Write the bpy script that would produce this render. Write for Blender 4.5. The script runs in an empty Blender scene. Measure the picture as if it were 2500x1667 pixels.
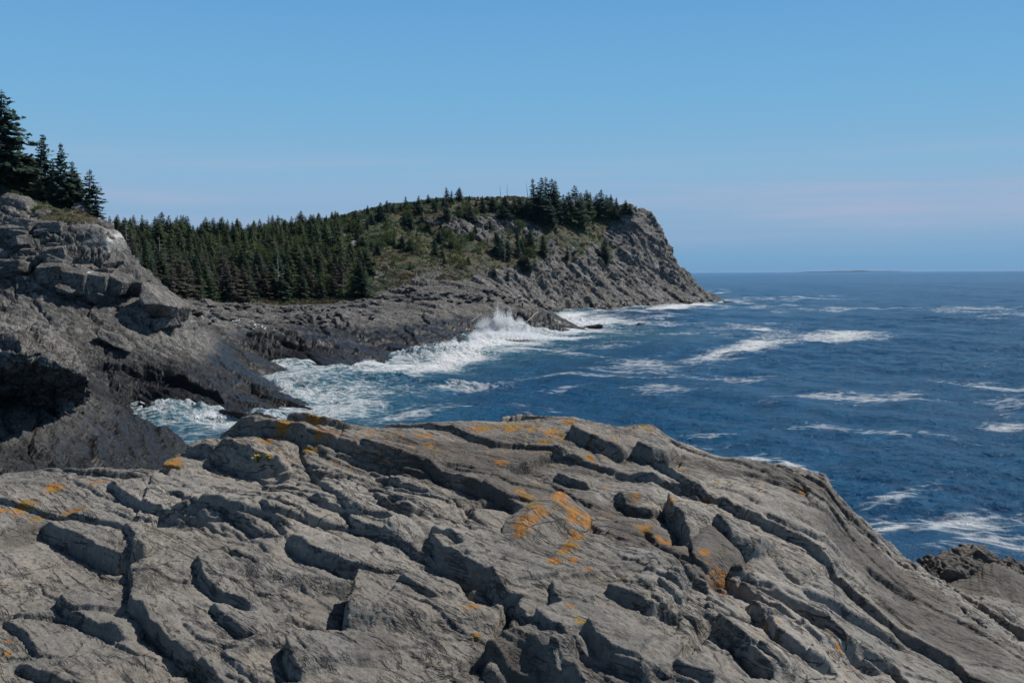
import bpy, bmesh, math, random, time
import numpy as np
from mathutils import Vector, Matrix
T0 = time.time(); HAZE = 1.6e-5
random.seed(7); rng = np.random.default_rng(11)
C = bpy.context.scene.collection
F = 2430.0; HX, HY = 1250.0, 667.7; ROLL = 0.0058; EYE = 15.0

# ---------------------------------------------------------------- survey helpers: a bearing + distance -> a world point
def unroll(px, py):
    dx = np.asarray(px, float) - HX; dy = np.asarray(py, float) - HY
    return dx - ROLL * dy, dy + ROLL * dx
def P(px, py, Y):
    u, v = unroll(px, py)
    return np.stack([u / F * Y, np.zeros_like(u) + Y, EYE - v / F * Y], -1)
def proj(X, Y, Z):
    u = X / Y * F; v = (EYE - Z) / Y * F
    return HX + u + ROLL * v, HY + v - ROLL * u
def on_level(px, py, z):
    u, v = unroll(px, py)
    Y = (EYE - z) * F / v
    return u / F * Y, Y

# ---------------------------------------------------------------- numpy noise
U = np.uint32
def hsh(ix, iy, iz, seed):
    with np.errstate(over='ignore'):
        n = ix.astype(np.int32).astype(U) * U(374761393) + iy.astype(np.int32).astype(U) * U(668265263) + iz.astype(np.int32).astype(U) * U(2246822519) + U((seed * 3266489917) & 0xffffffff)
        n ^= n >> U(15); n *= U(2246822519); n ^= n >> U(13); n *= U(3266489917); n ^= n >> U(16)
    return n
def u01(n): return (n & U(0xffffff)).astype(np.float32) * np.float32(1 / 16777216.0)
def vnoise(p, seed):
    p = p.astype(np.float32); i = np.floor(p); f = p - i; i = i.astype(np.int32)
    w = f * f * f * (f * (f * 6 - 15) + 10)
    r = 0
    for a in (0, 1):
        wx = w[:, 0] if a else 1 - w[:, 0]
        for b in (0, 1):
            wy = w[:, 1] if b else 1 - w[:, 1]
            for c in (0, 1):
                wz = w[:, 2] if c else 1 - w[:, 2]
                r = r + wx * wy * wz * u01(hsh(i[:, 0] + a, i[:, 1] + b, i[:, 2] + c, seed))
    return r * 2 - 1
_R = np.array([[0.36, 0.48, -0.8], [-0.8, 0.60, 0.0], [0.48, 0.64, 0.60]], np.float32)
def fbm(p, seed, octaves=5, gain=.5):
    q = p.astype(np.float32); s = 0; a = 1.0
    for o in range(octaves):
        s = s + a * vnoise(q, seed + o * 17); q = (q @ _R) * 2.03 + 3.7; a *= gain
    return s
def ridge(p, seed, octaves=4, gain=.5):
    q = p.astype(np.float32); s = 0; a = 1.0
    for o in range(octaves):
        s = s + a * (1 - 2 * np.abs(vnoise(q, seed + o * 31))); q = (q @ _R) * 2.1 + 1.3; a *= gain
    return s
def cells(q, seed, flat=False):
    """nearest cell: offset vector from its centre, three random numbers, distance to the border"""
    q = q.astype(np.float32); i = np.floor(q).astype(np.int32); f = q - i
    n = len(q); F1 = np.full(n, 1e9, np.float32); F2 = F1.copy(); D = np.zeros((n, 3), np.float32); ID = np.zeros(n, U)
    for a in (-1, 0, 1):
        for b in (-1, 0, 1):
            for c in ((0,) if flat else (-1, 0, 1)):
                h = hsh(i[:, 0] + a, i[:, 1] + b, i[:, 2] + c, seed)
                h2 = hsh(i[:, 0] + a, i[:, 1] + b, i[:, 2] + c, seed + 77)
                d0 = f[:, 0] - a - .08 - .84 * (h & U(1023)).astype(np.float32) / 1023
                d1 = f[:, 1] - b - .08 - .84 * ((h >> U(10)) & U(1023)).astype(np.float32) / 1023
                d2 = f[:, 2] - c - .08 - .84 * ((h >> U(20)) & U(1023)).astype(np.float32) / 1023
                if flat: d2 = d2 * 0
                d = d0 * d0 + d1 * d1 + d2 * d2
                m = d < F1
                F2 = np.where(m, F1, np.minimum(F2, d)); F1 = np.where(m, d, F1)
                D[m, 0] = d0[m]; D[m, 1] = d1[m]; D[m, 2] = d2[m]; ID[m] = h2[m]
    e = np.sqrt(F2) - np.sqrt(F1)
    return D, u01(ID), u01(ID >> U(4)), u01(ID >> U(8)), e
def sst(a, b, x):
    t = np.clip((x - a) / (b - a), 0, 1); return t * t * (3 - 2 * t)

# rock fabric: strike, across, bedding normal (shared by the whole headland)
STR = np.array([.68, -.73, 0.]); STR /= np.linalg.norm(STR)
ACR = np.array([.73, .68, 0.]); ACR /= np.linalg.norm(ACR)
_d = math.radians(22)
BN = np.array([ACR[0] * math.sin(_d), ACR[1] * math.sin(_d), math.cos(_d)])
AC2 = np.cross(BN, STR); AC2 /= np.linalg.norm(AC2)
if AC2 @ ACR < 0: AC2 = -AC2
FAB = np.stack([STR, AC2, BN], 1).astype(np.float32)
def blocks(p, size, aniso, seed, tilt=.55, crack=.5, cw=.07):
    """jointed slabs: each cell its own level and lean, high along its lower-left edge, cracks between"""
    q = (p.astype(np.float32) @ FAB) / (np.array(aniso, np.float32) * size)
    D, r1, r2, r3, e = cells(q, seed)
    h = (r1 - .5) * 1.0 - D[:, 1] * tilt * (.5 + r2) + D[:, 0] * (r3 - .5) * .7
    return h - crack * np.exp(-e / cw)

# ---------------------------------------------------------------- scene helpers
def tag(o, label=None, cat=None, group=None, kind=None):
    if label: o['label'] = label
    if cat: o['category'] = cat
    if group: o['group'] = group
    if kind: o['kind'] = kind
    return o
def mesh_from(name, V, Fc, mat=None, smooth=True):
    me = bpy.data.meshes.new(name)
    V = np.asarray(V, np.float32); Fc = np.asarray(Fc, np.int32)
    nv, nf, k = len(V), len(Fc), Fc.shape[1]
    me.vertices.add(nv); me.vertices.foreach_set('co', V.ravel())
    me.loops.add(nf * k); me.loops.foreach_set('vertex_index', Fc.ravel())
    me.polygons.add(nf); me.polygons.foreach_set('loop_start', np.arange(0, nf * k, k, dtype=np.int32))
    try: me.polygons.foreach_set('loop_total', np.full(nf, k, np.int32))
    except Exception: pass
    me.polygons.foreach_set('use_smooth', np.full(nf, smooth, bool))
    me.update(calc_edges=True)
    if mat: me.materials.append(mat)
    return me
def attr(me, name, arr):
    a = me.attributes.new(name, 'FLOAT', 'POINT'); a.data.foreach_set('value', np.asarray(arr, np.float32))
def attr_col(me, name, arr):
    a = me.attributes.new(name, 'FLOAT_COLOR', 'POINT')
    arr = np.concatenate([arr, np.ones((len(arr), 1))], 1).astype(np.float32); a.data.foreach_set('color', arr.ravel())
def link(name, me, parent=None, loc=None):
    o = bpy.data.objects.new(name, me); C.objects.link(o)
    if parent: o.parent = parent
    if loc is not None: o.location = loc
    return o
def empty(name, loc=(0, 0, 0)):
    o = bpy.data.objects.new(name, None); C.objects.link(o); o.location = loc; o.empty_display_size = .3
    return o
def grid_faces(nr, nc):
    i = np.arange(nr * nc).reshape(nr, nc)
    return np.stack([i[:-1, :-1], i[:-1, 1:], i[1:, 1:], i[1:, :-1]], -1).reshape(-1, 4)
def grid_normals(G):
    a = np.gradient(G, axis=1); b = np.gradient(G, axis=0)
    n = np.cross(a, b); n /= np.linalg.norm(n, axis=-1, keepdims=True) + 1e-9
    return n

# ---------------------------------------------------------------- materials
class N:
    def __init__(s, name):
        s.m = bpy.data.materials.new(name); s.m.use_nodes = True; s.t = s.m.node_tree; s.t.nodes.clear()
        s.out = s.t.nodes.new('ShaderNodeOutputMaterial')
    def n(s, typ, **kw):
        nd = s.t.nodes.new('ShaderNode' + typ)
        for k, v in kw.items():
            if k in ('operation', 'blend_type', 'data_type', 'noise_dimensions', 'feature', 'attribute_name', 'noise_type', 'distance', 'vector_type', 'clamp', 'rotation_type'): setattr(nd, k, v)
        return nd
    def L(s, a, b): s.t.links.new(a, b)
    def put(s, sock, v):
        if hasattr(v, 'is_linked') or isinstance(v, bpy.types.NodeSocket): s.L(v, sock)
        else: sock.default_value = v
    def math(s, op, a, b=0.0, c=None, clamp=False):
        nd = s.n('Math', operation=op); nd.use_clamp = clamp
        s.put(nd.inputs[0], a); s.put(nd.inputs[1], b)
        if c is not None: s.put(nd.inputs[2], c)
        return nd.outputs[0]
    def step(s, x, a, b, lo=0., hi=1.):
        nd = s.n('MapRange'); nd.interpolation_type = 'SMOOTHSTEP'
        s.put(nd.inputs[0], x); s.put(nd.inputs[1], a); s.put(nd.inputs[2], b); s.put(nd.inputs[3], lo); s.put(nd.inputs[4], hi)
        return nd.outputs[0]
    def mix(s, f, a, b, mode='MIX'):
        nd = s.n('Mix', data_type='RGBA', blend_type=mode)
        s.put(nd.inputs[0], f)
        for k, v in ((6, a), (7, b)):
            if isinstance(v, tuple): nd.inputs[k].default_value = (*v, 1)[:4]
            else: s.L(v, nd.inputs[k])
        return nd.outputs[2]
    def noise(s, vec, scale, detail=6, rough=.55, dist=0.):
        nd = s.n('TexNoise'); s.L(vec, nd.inputs['Vector'])
        nd.inputs['Scale'].default_value = scale; nd.inputs['Detail'].default_value = detail; nd.inputs['Roughness'].default_value = rough; nd.inputs['Distortion'].default_value = dist
        return nd.outputs[0]
    def voro(s, vec, scale, feature='F1', rand=1.):
        nd = s.n('TexVoronoi', feature=feature); s.L(vec, nd.inputs['Vector']); nd.inputs['Scale'].default_value = scale; nd.inputs['Randomness'].default_value = rand
        return nd
    def pos(s): return s.n('NewGeometry').outputs['Position']
    def at(s, name, out='Fac'): return s.n('Attribute', attribute_name=name).outputs[out]
    def vscale(s, vec, sc, rot=None):
        nd = s.n('Mapping'); nd.vector_type = 'TEXTURE' if False else 'POINT'
        s.L(vec, nd.inputs[0]); nd.inputs['Scale'].default_value = sc
        if rot: nd.inputs['Rotation'].default_value = rot
        return nd.outputs[0]
    def bsdf(s, **kw):
        nd = s.n('BsdfPrincipled')
        for k, v in kw.items():
            sock = nd.inputs[k.replace('_', ' ')]
            if isinstance(v, tuple): sock.default_value = (*v, 1)[:4] if sock.type == 'RGBA' else v
            else: s.put(sock, v)
        return nd
    def bump(s, h, strength, dist, normal=None):
        nd = s.n('Bump'); s.L(h, nd.inputs['Height']); nd.inputs['Strength'].default_value = strength; nd.inputs['Distance'].default_value = dist
        if normal is not None: s.L(normal, nd.inputs['Normal'])
        return nd.outputs[0]
    def done(s, b): s.L(b.outputs[0], s.out.inputs[0]); return s.m

STRROT = (0, 0, -math.atan2(STR[1], STR[0]))   # turns strike onto +X
def rock_mat(name, base, warm, dark, k=1.0, lichen=False, veg=False, wet=None, vein=.0, speck=0., lw=.026, streak=None):
    """k: feature size in metres"""
    s = N(name); p = s.pos()
    pw = s.n('VectorRotate', rotation_type='Z_AXIS'); s.L(p, pw.inputs[0]); pw.inputs['Angle'].default_value = STRROT[2]
    st = s.vscale(pw.outputs[0], (.16 / k, 1.2 / k, 2.2 / k))
    n1 = s.noise(p, .55 / k, 8, .6); n2 = s.noise(st, 2.0, 9, .62, .25); n3 = s.noise(p, 9 / k, 6, .7); n4 = s.noise(p, 3.1 / k, 7, .65)
    col = s.mix(s.step(n1, .36, .66), base, warm)
    col = s.mix(s.step(n2, .40, .72, 0, .5), col, dark)
    col = s.mix(s.step(n4, .56, .75, 0, .35), col, tuple(min(1, c * 1.35) for c in base))
    g = s.math('MULTIPLY', s.step(n3, .25, .75, .70, 1.28), s.step(s.noise(p, .17 / k, 6, .6), .34, .66, .76, 1.18))
    mu = s.n('Mix', data_type='RGBA', blend_type='MULTIPLY'); mu.inputs[0].default_value = 1; s.L(col, mu.inputs[6])
    cg = s.n('CombineColor'); [s.L(g, cg.inputs[i]) for i in range(3)]; s.L(cg.outputs[0], mu.inputs[7]); col = mu.outputs[2]
    # thin cracks running with the strike, and sparse cross joints
    lw_ = s.noise(s.vscale(pw.outputs[0], (.22 / k, 1.5 / k, 1.5 / k)), 1.0, 5, .6, .35); l2_ = s.noise(s.vscale(pw.outputs[0], (.5 / k, 4.2 / k, 4.2 / k)), 1.0, 4, .6, .3)
    gate = s.step(s.noise(p, .8 / k, 4, .6), .44, .60)
    c1 = s.step(s.math('ABSOLUTE', s.math('SUBTRACT', lw_, .5)), .0, lw, 1, 0); c2 = s.math('MULTIPLY', s.step(s.math('ABSOLUTE', s.math('SUBTRACT', l2_, .5)), .0, lw * 1.3, .8, 0), gate)
    jn = s.noise(s.vscale(pw.outputs[0], (1.1 / k, .35 / k, .5 / k)), 1.0, 3, .5, .4); c3 = s.math('MULTIPLY', s.step(s.math('ABSOLUTE', s.math('SUBTRACT', jn, .46)), .0, lw * .5, .9, 0), s.step(n1, .5, .62))
    crk = s.math('MAXIMUM', s.math('MULTIPLY', c1, s.step(n4, .35, .55)), s.math('MAXIMUM', c2, c3))
    col = s.mix(s.math('MULTIPLY', crk, .85), col, tuple(c * .28 for c in dark))
    if streak:
        xyz = s.n('SeparateXYZ'); s.L(p, xyz.inputs[0]); wob = s.math('MULTIPLY', s.math('SUBTRACT', s.noise(p, .8, 4, .6), .5), .5)
        ctr = s.math('ADD', streak[0], s.math('ADD', wob, s.math('MULTIPLY', s.math('SUBTRACT', streak[1], xyz.outputs[2]), .14)))
        col = s.mix(s.step(s.math('ABSOLUTE', s.math('SUBTRACT', xyz.outputs[0], ctr)), .08, .30, .85, 0), col, (.46, .45, .43))
    rough = .82
    if vein:
        vn = s.noise(s.vscale(p, (.3 / k, .9 / k, .9 / k), (0, 0, 1.9)), 1.0, 4, .5, .6)
        vv = s.step(s.math('ABSOLUTE', s.math('SUBTRACT', vn, .52)), 0, .006, vein, 0)
        col = s.mix(vv, col, (.5, .49, .46))
    if speck:
        sp = s.voro(p, 60, 'F1'); m = s.step(sp.outputs['Color'], .965, .97, 0, 1)
        m = s.math('MULTIPLY', m, s.step(sp.outputs['Distance'], .12, .28, speck, 0))
        col = s.mix(m, col, (.8, .8, .78))
    if veg:
        va = s.at('veg'); vm = s.step(s.math('ADD', va, s.math('MULTIPLY', s.math('SUBTRACT', s.noise(p, .35, 6, .7), .5), .9)), .42, .6)
        vc = s.mix(s.step(s.noise(p, .07, 4, .6), .4, .6), (.036, .048, .026), (.076, .058, .034))
        vc = s.mix(s.step(s.noise(p, .9, 6, .7), .4, .7, 0, .7), vc, (.050, .062, .024))
        col = s.mix(vm, col, vc)
    if lichen:
        sm_ = s.step(s.math('ADD', s.at('stain'), s.math('MULTIPLY', s.math('SUBTRACT', s.noise(p, 4.5, 8, .7), .5), 1.5)), .18, .62, 0, .82)
        col = s.mix(sm_, col, (.078, .068, .058))
        bl = s.step(s.noise(p, 2.1, 8, .72), .56, .70, 0, .55); col = s.mix(bl, col, (.115, .108, .096))
        pl = s.step(s.noise(s.vscale(p, (1, 1, 1), (.5, .2, 1)), 6.5, 8, .75), .58, .72, 0, .45); col = s.mix(pl, col, (.33, .32, .29))
        la = s.at('lichen'); ln = s.noise(p, 14, 9, .72); l2 = s.noise(p, 3.2, 5, .6)
        l3 = s.noise(p, 34, 6, .7)
        lm = s.step(s.math('ADD', la, s.math('ADD', s.math('MULTIPLY', s.math('SUBTRACT', ln, .5), 3.2), s.math('MULTIPLY', s.math('SUBTRACT', l3, .5), 2.4))), .55, .80)
        lc = s.mix(s.step(l2, .42, .6), (.40, .15, .008), (.27, .175, .012))
        lc = s.mix(s.step(l3, .35, .7, 0, .6), lc, (.16, .07, .012))
        col = s.mix(s.math('MULTIPLY', lm, .88), col, lc)
    if wet:
        z = s.n('SeparateXYZ'); s.L(p, z.inputs[0])
        zz = s.math('ADD', z.outputs[2], s.math('MULTIPLY', s.math('SUBTRACT', s.noise(p, .09, 5, .6), .5), 4.5))
        wm = s.step(zz, wet[0], wet[1], 1, 0)
        col = s.mix(s.math('MULTIPLY', wm, .90), col, (.010, .0115, .014))
        rough = s.step(wm, 0, 1, .82, .34)
        alg = s.math('MULTIPLY', s.step(zz, .2, 1.6, .5, 0), s.step(n4, .45, .6))
        col = s.mix(alg, col, (.03, .022, .010))
    b1 = s.bump(n3, .85, .045 * k); b2 = s.bump(n2, .7, .10 * k, b1); b3 = s.bump(s.math('SUBTRACT', 1.0, crk), .9, .03 * k, b2)
    spc = .3 if not wet else s.step(wm, 0, 1, .25, .14)
    b = s.bsdf(Base_Color=col, Roughness=rough, Normal=b3); s.put(b.inputs['Specular IOR Level'], spc)
    return s.done(b)
M = {}
M['rock_fore'] = rock_mat('ledge rock', (.218, .204, .182), (.255, .226, .188), (.088, .086, .082), .30, lichen=True, vein=.12, speck=.9)
M['rock_shore'] = rock_mat('shore rock', (.162, .158, .150), (.188, .174, .153), (.064, .064, .063), 2.0, veg=True, wet=(3.9, 5.8), lw=.11)
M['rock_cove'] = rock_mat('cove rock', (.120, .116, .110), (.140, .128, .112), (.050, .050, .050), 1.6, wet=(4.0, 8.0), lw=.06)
M['rock_head'] = rock_mat('headland rock', (.208, .201, .192), (.232, .206, .178), (.080, .079, .078), 3.2, veg=True, wet=(2.2, 4.6), vein=.3, lw=.12)
M['rock_block'] = rock_mat('block rock', (.155, .150, .142), (.180, .162, .142), (.07, .07, .07), 1.3, lw=.07)
M['rock_pale'] = rock_mat('pale slab rock', (.185, .180, .170), (.2, .184, .162), (.095, .093, .09), 2.5, streak=(-55.5, 21.0))

def simple(name, col, rough=.8, var=.25, scale=3., **kw):
    s = N(name); p = s.pos(); n = s.noise(p, scale, 6, .65)
    c = s.mix(s.step(n, .3, .7), tuple(x * (1 - var) for x in col), tuple(min(1, x * (1 + var)) for x in col))
    b = s.bsdf(Base_Color=c, Roughness=rough, **kw); return s.done(b)
def foliage(name, c1, c2, c3):
    s = N(name); r = s.n('ObjectInfo').outputs['Random']; p = s.pos()
    c = s.mix(r, c1, c2); c = s.mix(s.step(s.noise(p, 1.1, 5, .7), .42, .72, 0, .75), c, c3)
    d = s.bsdf(Base_Color=c, Roughness=.75); d.inputs['Specular IOR Level'].default_value = .2
    t = s.n('BsdfTranslucent'); s.L(c, t.inputs[0]); mx = s.n('MixShader'); mx.inputs[0].default_value = .45
    s.L(d.outputs[0], mx.inputs[1]); s.L(t.outputs[0], mx.inputs[2]); s.L(mx.outputs[0], s.out.inputs[0]); return s.m
M['needle'] = foliage('spruce needles', (.044, .086, .064), (.100, .130, .070), (.125, .155, .080))
M['needle_dark'] = foliage('dark spruce needles', (.046, .086, .068), (.058, .092, .066), (.090, .124, .078))
M['needle_brown'] = foliage('dying spruce needles', (.118, .106, .090), (.085, .092, .070), (.165, .148, .126))
M['bark'] = simple('grey bark', (.085, .07, .058), .9, .3, 5)
M['snag'] = simple('bleached dead wood', (.30, .28, .255), .85, .25, 5)
M['drift'] = simple('driftwood', (.27, .235, .19), .85, .2, 4)
s_ = N('undergrowth leaves'); c_ = s_.at('tint', 'Color'); b_ = s_.bsdf(Base_Color=c_, Roughness=.8); b_.inputs['Specular IOR Level'].default_value = .2
t_ = s_.n('BsdfTranslucent'); s_.L(c_, t_.inputs[0]); mx_ = s_.n('MixShader'); mx_.inputs[0].default_value = .4
s_.L(b_.outputs[0], mx_.inputs[1]); s_.L(t_.outputs[0], mx_.inputs[2]); s_.L(mx_.outputs[0], s_.out.inputs[0]); M['under'] = s_.m

# ================================================================ FOREGROUND LEDGE
ZF = 13.26
cp = np.array([  # bearing px, crest py, crest distance, height at the near edge
    (-600, 1235, 6.6, 13.32), (-300, 1215, 6.6, 13.32), (0, 1203, 6.7, 13.32), (150, 1187, 6.8, 13.32), (280, 1166, 6.9, 13.32), (400, 1150, 7.0, 13.32), (445, 1120, 7.2, 13.32),
    (500, 1088, 7.4, 13.32), (620, 1054, 7.7, 13.32), (780, 1036, 8.0, 13.32), (1000, 1040, 8.0, 13.32), (1250, 1036, 8.1, 13.32), (1400, 1024, 8.1, 13.32),
    (1500, 1054, 7.9, 13.32), (1590, 1050, 7.9, 13.32), (1650, 1094, 7.6, 13.30), (1750, 1124, 7.5, 13.28), (1900, 1137, 7.6, 13.22), (2010, 1172, 7.6, 13.15),
    (2060, 1240, 7.5, 13.10), (2130, 1310, 7.3, 13.05), (2200, 1385, 7.0, 13.0), (2300, 1480, 6.3, 12.95), (2400, 1570, 5.7, 12.9), (2500, 1665, 5.2, 12.85), (2800, 1850, 4.8, 12.7), (3100, 2000, 4.6, 12.6)])
NCF, NRF = 1400, 1180
pxs = np.linspace(-420, 2960, NCF)
ub = (pxs - HX) / F
crest_py = np.interp(pxs, cp[:, 0], cp[:, 1]); crest_Y = np.interp(pxs, cp[:, 0], cp[:, 2]); zb = np.interp(pxs, cp[:, 0], cp[:, 3])
ker = np.ones(9) / 9
sm = lambda a: np.convolve(np.pad(a, 4, mode='edge'), ker, 'valid')
crest_Y = sm(crest_Y); crest_pys = crest_py
_, cv = unroll(pxs, crest_pys)
crest_z = EYE - cv / F * crest_Y
Yrow = np.concatenate([np.geomspace(2.9, 9.0, NRF - 170), np.geomspace(9.02, 34, 170)])
YY = np.repeat(Yrow[:, None], NCF, 1); XX = ub[None, :] * YY
Yn = 4.0
t = (YY - Yn) / (crest_Y - Yn)
zz = zb + (crest_z - zb) * np.clip(t, -0.4, 1)
past = np.clip(YY - crest_Y, 0, None)
zz = zz - .10 * past - .085 * past ** 2
# a separate lower shoulder of rock beyond the right-hand edge
low_py = np.interp(pxs, [1900, 2150, 2230, 2300, 2400, 2430, 2470, 2500, 2600, 2960], [1580, 1430, 1412, 1398, 1372, 1370, 1385, 1402, 1430, 1500])
_, lv = unroll(pxs, low_py)
low_z = EYE - lv / F * 9.4
lowz = low_z - .20 * np.abs(YY - 9.4) - .06 * np.clip(YY - 9.4, 0, None) ** 2 - .9 * np.clip(2200 - pxs, 0, None) / 400
zz = np.maximum(zz, lowz)
zz = np.maximum(zz, -3)
def on_ledge(px, py):
    u, v = unroll(px, py); yc = np.interp(px, pxs, crest_Y); zc = np.interp(px, pxs, crest_z); z0 = np.interp(px, pxs, zb); sl = (zc - z0) / (yc - Yn)
    Y = np.minimum((EYE - z0 + sl * Yn) / (v / F + sl), yc + .3)
    return u / F * Y, Y
pos = np.stack([XX, YY, zz], -1).reshape(-1, 3)
xy = np.stack([pos[:, 0], pos[:, 1], np.zeros(len(pos))], -1).astype(np.float32)
warp = np.stack([fbm(xy * 1.3, 5, 4), fbm(xy * 1.3 + 40, 9, 4), np.zeros(len(xy))], -1) * .10
wf = np.stack([fbm(xy * 9, 15, 3), fbm(xy * 9 + 40, 19, 3), np.zeros(len(xy))], -1) * .012
q2 = xy + warp * .42 + wf * .45
def sheets(p, size, ar, seed, tilt, crack, cw, ang=0.):
    ca, sa = math.cos(ang), math.sin(ang)
    a = STR[:2] * ca + ACR[:2] * sa; b = -STR[:2] * sa + ACR[:2] * ca
    q = np.stack([p[:, :2] @ a / (size * ar), p[:, :2] @ b / size, np.zeros(len(p))], -1)
    D, r1, r2, r3, e = cells(q, seed, flat=True)
    h = (r1 - .5) * .9 - D[:, 1] * tilt * (.4 + 1.2 * r2) + D[:, 0] * (r3 - .5) * .8
    return h, e, r1
und = fbm(xy * .55, 3, 4)
h1, e1, r1 = sheets(q2, 1.0, 1.9, 21, 1.05, 0, 0)
hm, em, rm = sheets(q2 * 1.0 + 3.3, .52, 1.5, 27, 1.0, 0, 0, .35)
h2, e2, r2 = sheets(q2 + .3, .27, 3.0, 22, 1.0, 0, 0, .12)
h3, e3, r3 = sheets(q2, .10, 4.0, 23, 1.0, 0, 0, -.1)
dz = .055 * und
act = sst(-.15, .45, fbm(xy * .8, 71, 3))         # where the ledge is broken up
dz += .085 * h1 * (.45 + .55 * act) - .034 * np.exp(-e1 / .014) * (.3 + .7 * act)
dz += .048 * hm * (.20 + .80 * act) - .020 * np.exp(-em / .018) * (.1 + .9 * act)
dz += .020 * h2 * (.15 + .85 * act) - .012 * np.exp(-e2 / .03) * (.1 + .9 * act)
dz += .007 * h3 * (.1 + .9 * act)
# foliation: fine ribs along strike
qs = np.stack([q2[:, :2] @ STR[:2] * .9, q2[:, :2] @ ACR[:2] * 9.0, np.zeros(len(xy))], -1)
dz += .0050 * ridge(qs, 41, 4, .55) * (.3 + .9 * act)
dz += .006 * fbm(xy * 4.5, 51, 3, .5)
# rougher, pitted shoulder on the right
rs = sst(1.4, 2.6, xy[:, 0] - .25 * (9 - xy[:, 1]))
# the ledge's own larger steps and fissures (traced on the ground: left to right, the high side beyond)
STEPS = [
 ([(272,1191),(323,1230),(374,1255),(459,1270),(489,1264)],.10), ([(95,1280),(183,1319),(238,1349),(289,1370),(357,1361),(402,1340)],.17),
 ([(152,1455),(165,1480),(191,1498),(238,1517),(330,1545)],.09), ([(498,1365),(506,1408),(540,1442),(595,1468),(640,1485)],.085),
 ([(705,1318),(761,1361),(847,1391),(923,1404),(995,1400),(1051,1412)],.14), ([(760,1231),(804,1259),(851,1276),(910,1281),(970,1300)],.085),
 ([(900,1185),(940,1210),(958,1204)],.05), ([(910,1143),(974,1183),(1012,1200),(1072,1212)],.07), ([(880,1095),(944,1113),(1008,1132),(1060,1142)],.09),
 ([(535,1110),(570,1120),(613,1130),(664,1140),(725,1140)],.22), ([(1040,1335),(1080,1370),(1144,1395),(1195,1417),(1234,1468),(1255,1482)],.15),
 ([(880,1405),(866,1430),(858,1468),(850,1510),(846,1560)],.30), ([(708,1583),(704,1617),(723,1651),(745,1690)],.15),
 ([(525,1462),(562,1515),(604,1544),(650,1556)],.07), ([(1055,1306),(1097,1340),(1145,1370)],.07), ([(970,1436),(1017,1459),(1090,1478)],.055),
 ([(1395,1042),(1425,1072),(1468,1096),(1506,1102),(1540,1099)],.15), ([(1549,1094),(1587,1117),(1625,1123),(1660,1112)],.19),
 ([(1225,1142),(1276,1128),(1298,1113),(1340,1094),(1404,1085)],.12), ([(1350,1135),(1396,1162),(1445,1172)],.10),
 ([(1500,1190),(1536,1225),(1580,1232),(1640,1233)],.09), ([(1628,1212),(1634,1247),(1664,1289),(1700,1348)],.24),
 ([(1745,1295),(1774,1323),(1808,1357),(1860,1362),(1910,1352)],.11), ([(1770,1392),(1800,1415),(1829,1404)],.12),
 ([(1596,1456),(1630,1472),(1665,1484)],.08), ([(1670,1428),(1700,1438),(1736,1448)],.08), ([(1475,1466),(1515,1480),(1574,1497),(1655,1508)],.10),
 ([(1356,1455),(1362,1489),(1390,1517)],.07), ([(1728,1515),(1766,1557),(1808,1596),(1851,1638),(1895,1680)],.18),
 ([(1826,1462),(1846,1506),(1889,1553),(1900,1583),(1980,1640),(2060,1690)],.12), ([(1186,1596),(1240,1625),(1300,1642),(1360,1668)],.22),
 ([(1436,1578),(1476,1617),(1510,1646),(1566,1660),(1610,1656)],.13), ([(1328,1626),(1366,1664),(1432,1660)],.14),
 ([(1870,1300),(1930,1330),(1990,1350),(2060,1395)],.06), ([(1960,1440),(2040,1490),(2120,1545),(2200,1590)],.09), ([(2030,1560),(2120,1600),(2190,1640),(2240,1690)],.10),
 ([(1640,1640),(1700,1672),(1760,1690)],.08), ([(40,1620),(130,1650),(230,1690)],.07), ([(420,1205),(470,1235),(530,1290),(590,1310)],.05),
 ([(640,1260),(690,1300),(715,1322)],.07), ([(1850,1170),(1930,1195),(1990,1230)],.06), ([(2100,1390),(2160,1430),(2230,1465)],.08), ([(1790,1160),(1850,1172),(1900,1160)],.05),
 ([(15,1500),(60,1530),(110,1600)],.05), ([(440,1108),(430,1150),(424,1165)],.08), ([(380,1640),(470,1625),(560,1600),(640,1590)],-.05),
]
CR = [([(1732,1506),(1690,1550),(1634,1621)],.06), ([(1270,1480),(1230,1540),(1200,1600)],.10), ([(1560,1275),(1620,1340),(1690,1400),(1760,1450)],.07), ([(880,1210),(990,1290),(1060,1330)],.03),
      ([(560,1330),(640,1440),(690,1490)],.02), ([(1130,1400),(1180,1470),(1240,1490)],.05), ([(1000,1190),(1090,1200),(1150,1280),(1200,1310)],.05), ([(1880,1360),(1960,1420),(2060,1440)],.04), ([(690,1490),(780,1510),(850,1500)],.04)]
rs_ = np.random.default_rng(31)
for k in range(60):
    px0 = rs_.uniform(0, 2350); py0 = rs_.uniform(1120, 1660); L_ = rs_.uniform(60, 210); a_ = math.radians(rs_.normal(33, 9)); ww = rs_.normal(0, 6, 3)
    STEPS.append(([(px0 + L_ * f * math.cos(a_), py0 + L_ * f * math.sin(a_) + w) for f, w in zip((0, .5, 1), ww)], rs_.uniform(.010, .030)))
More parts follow.
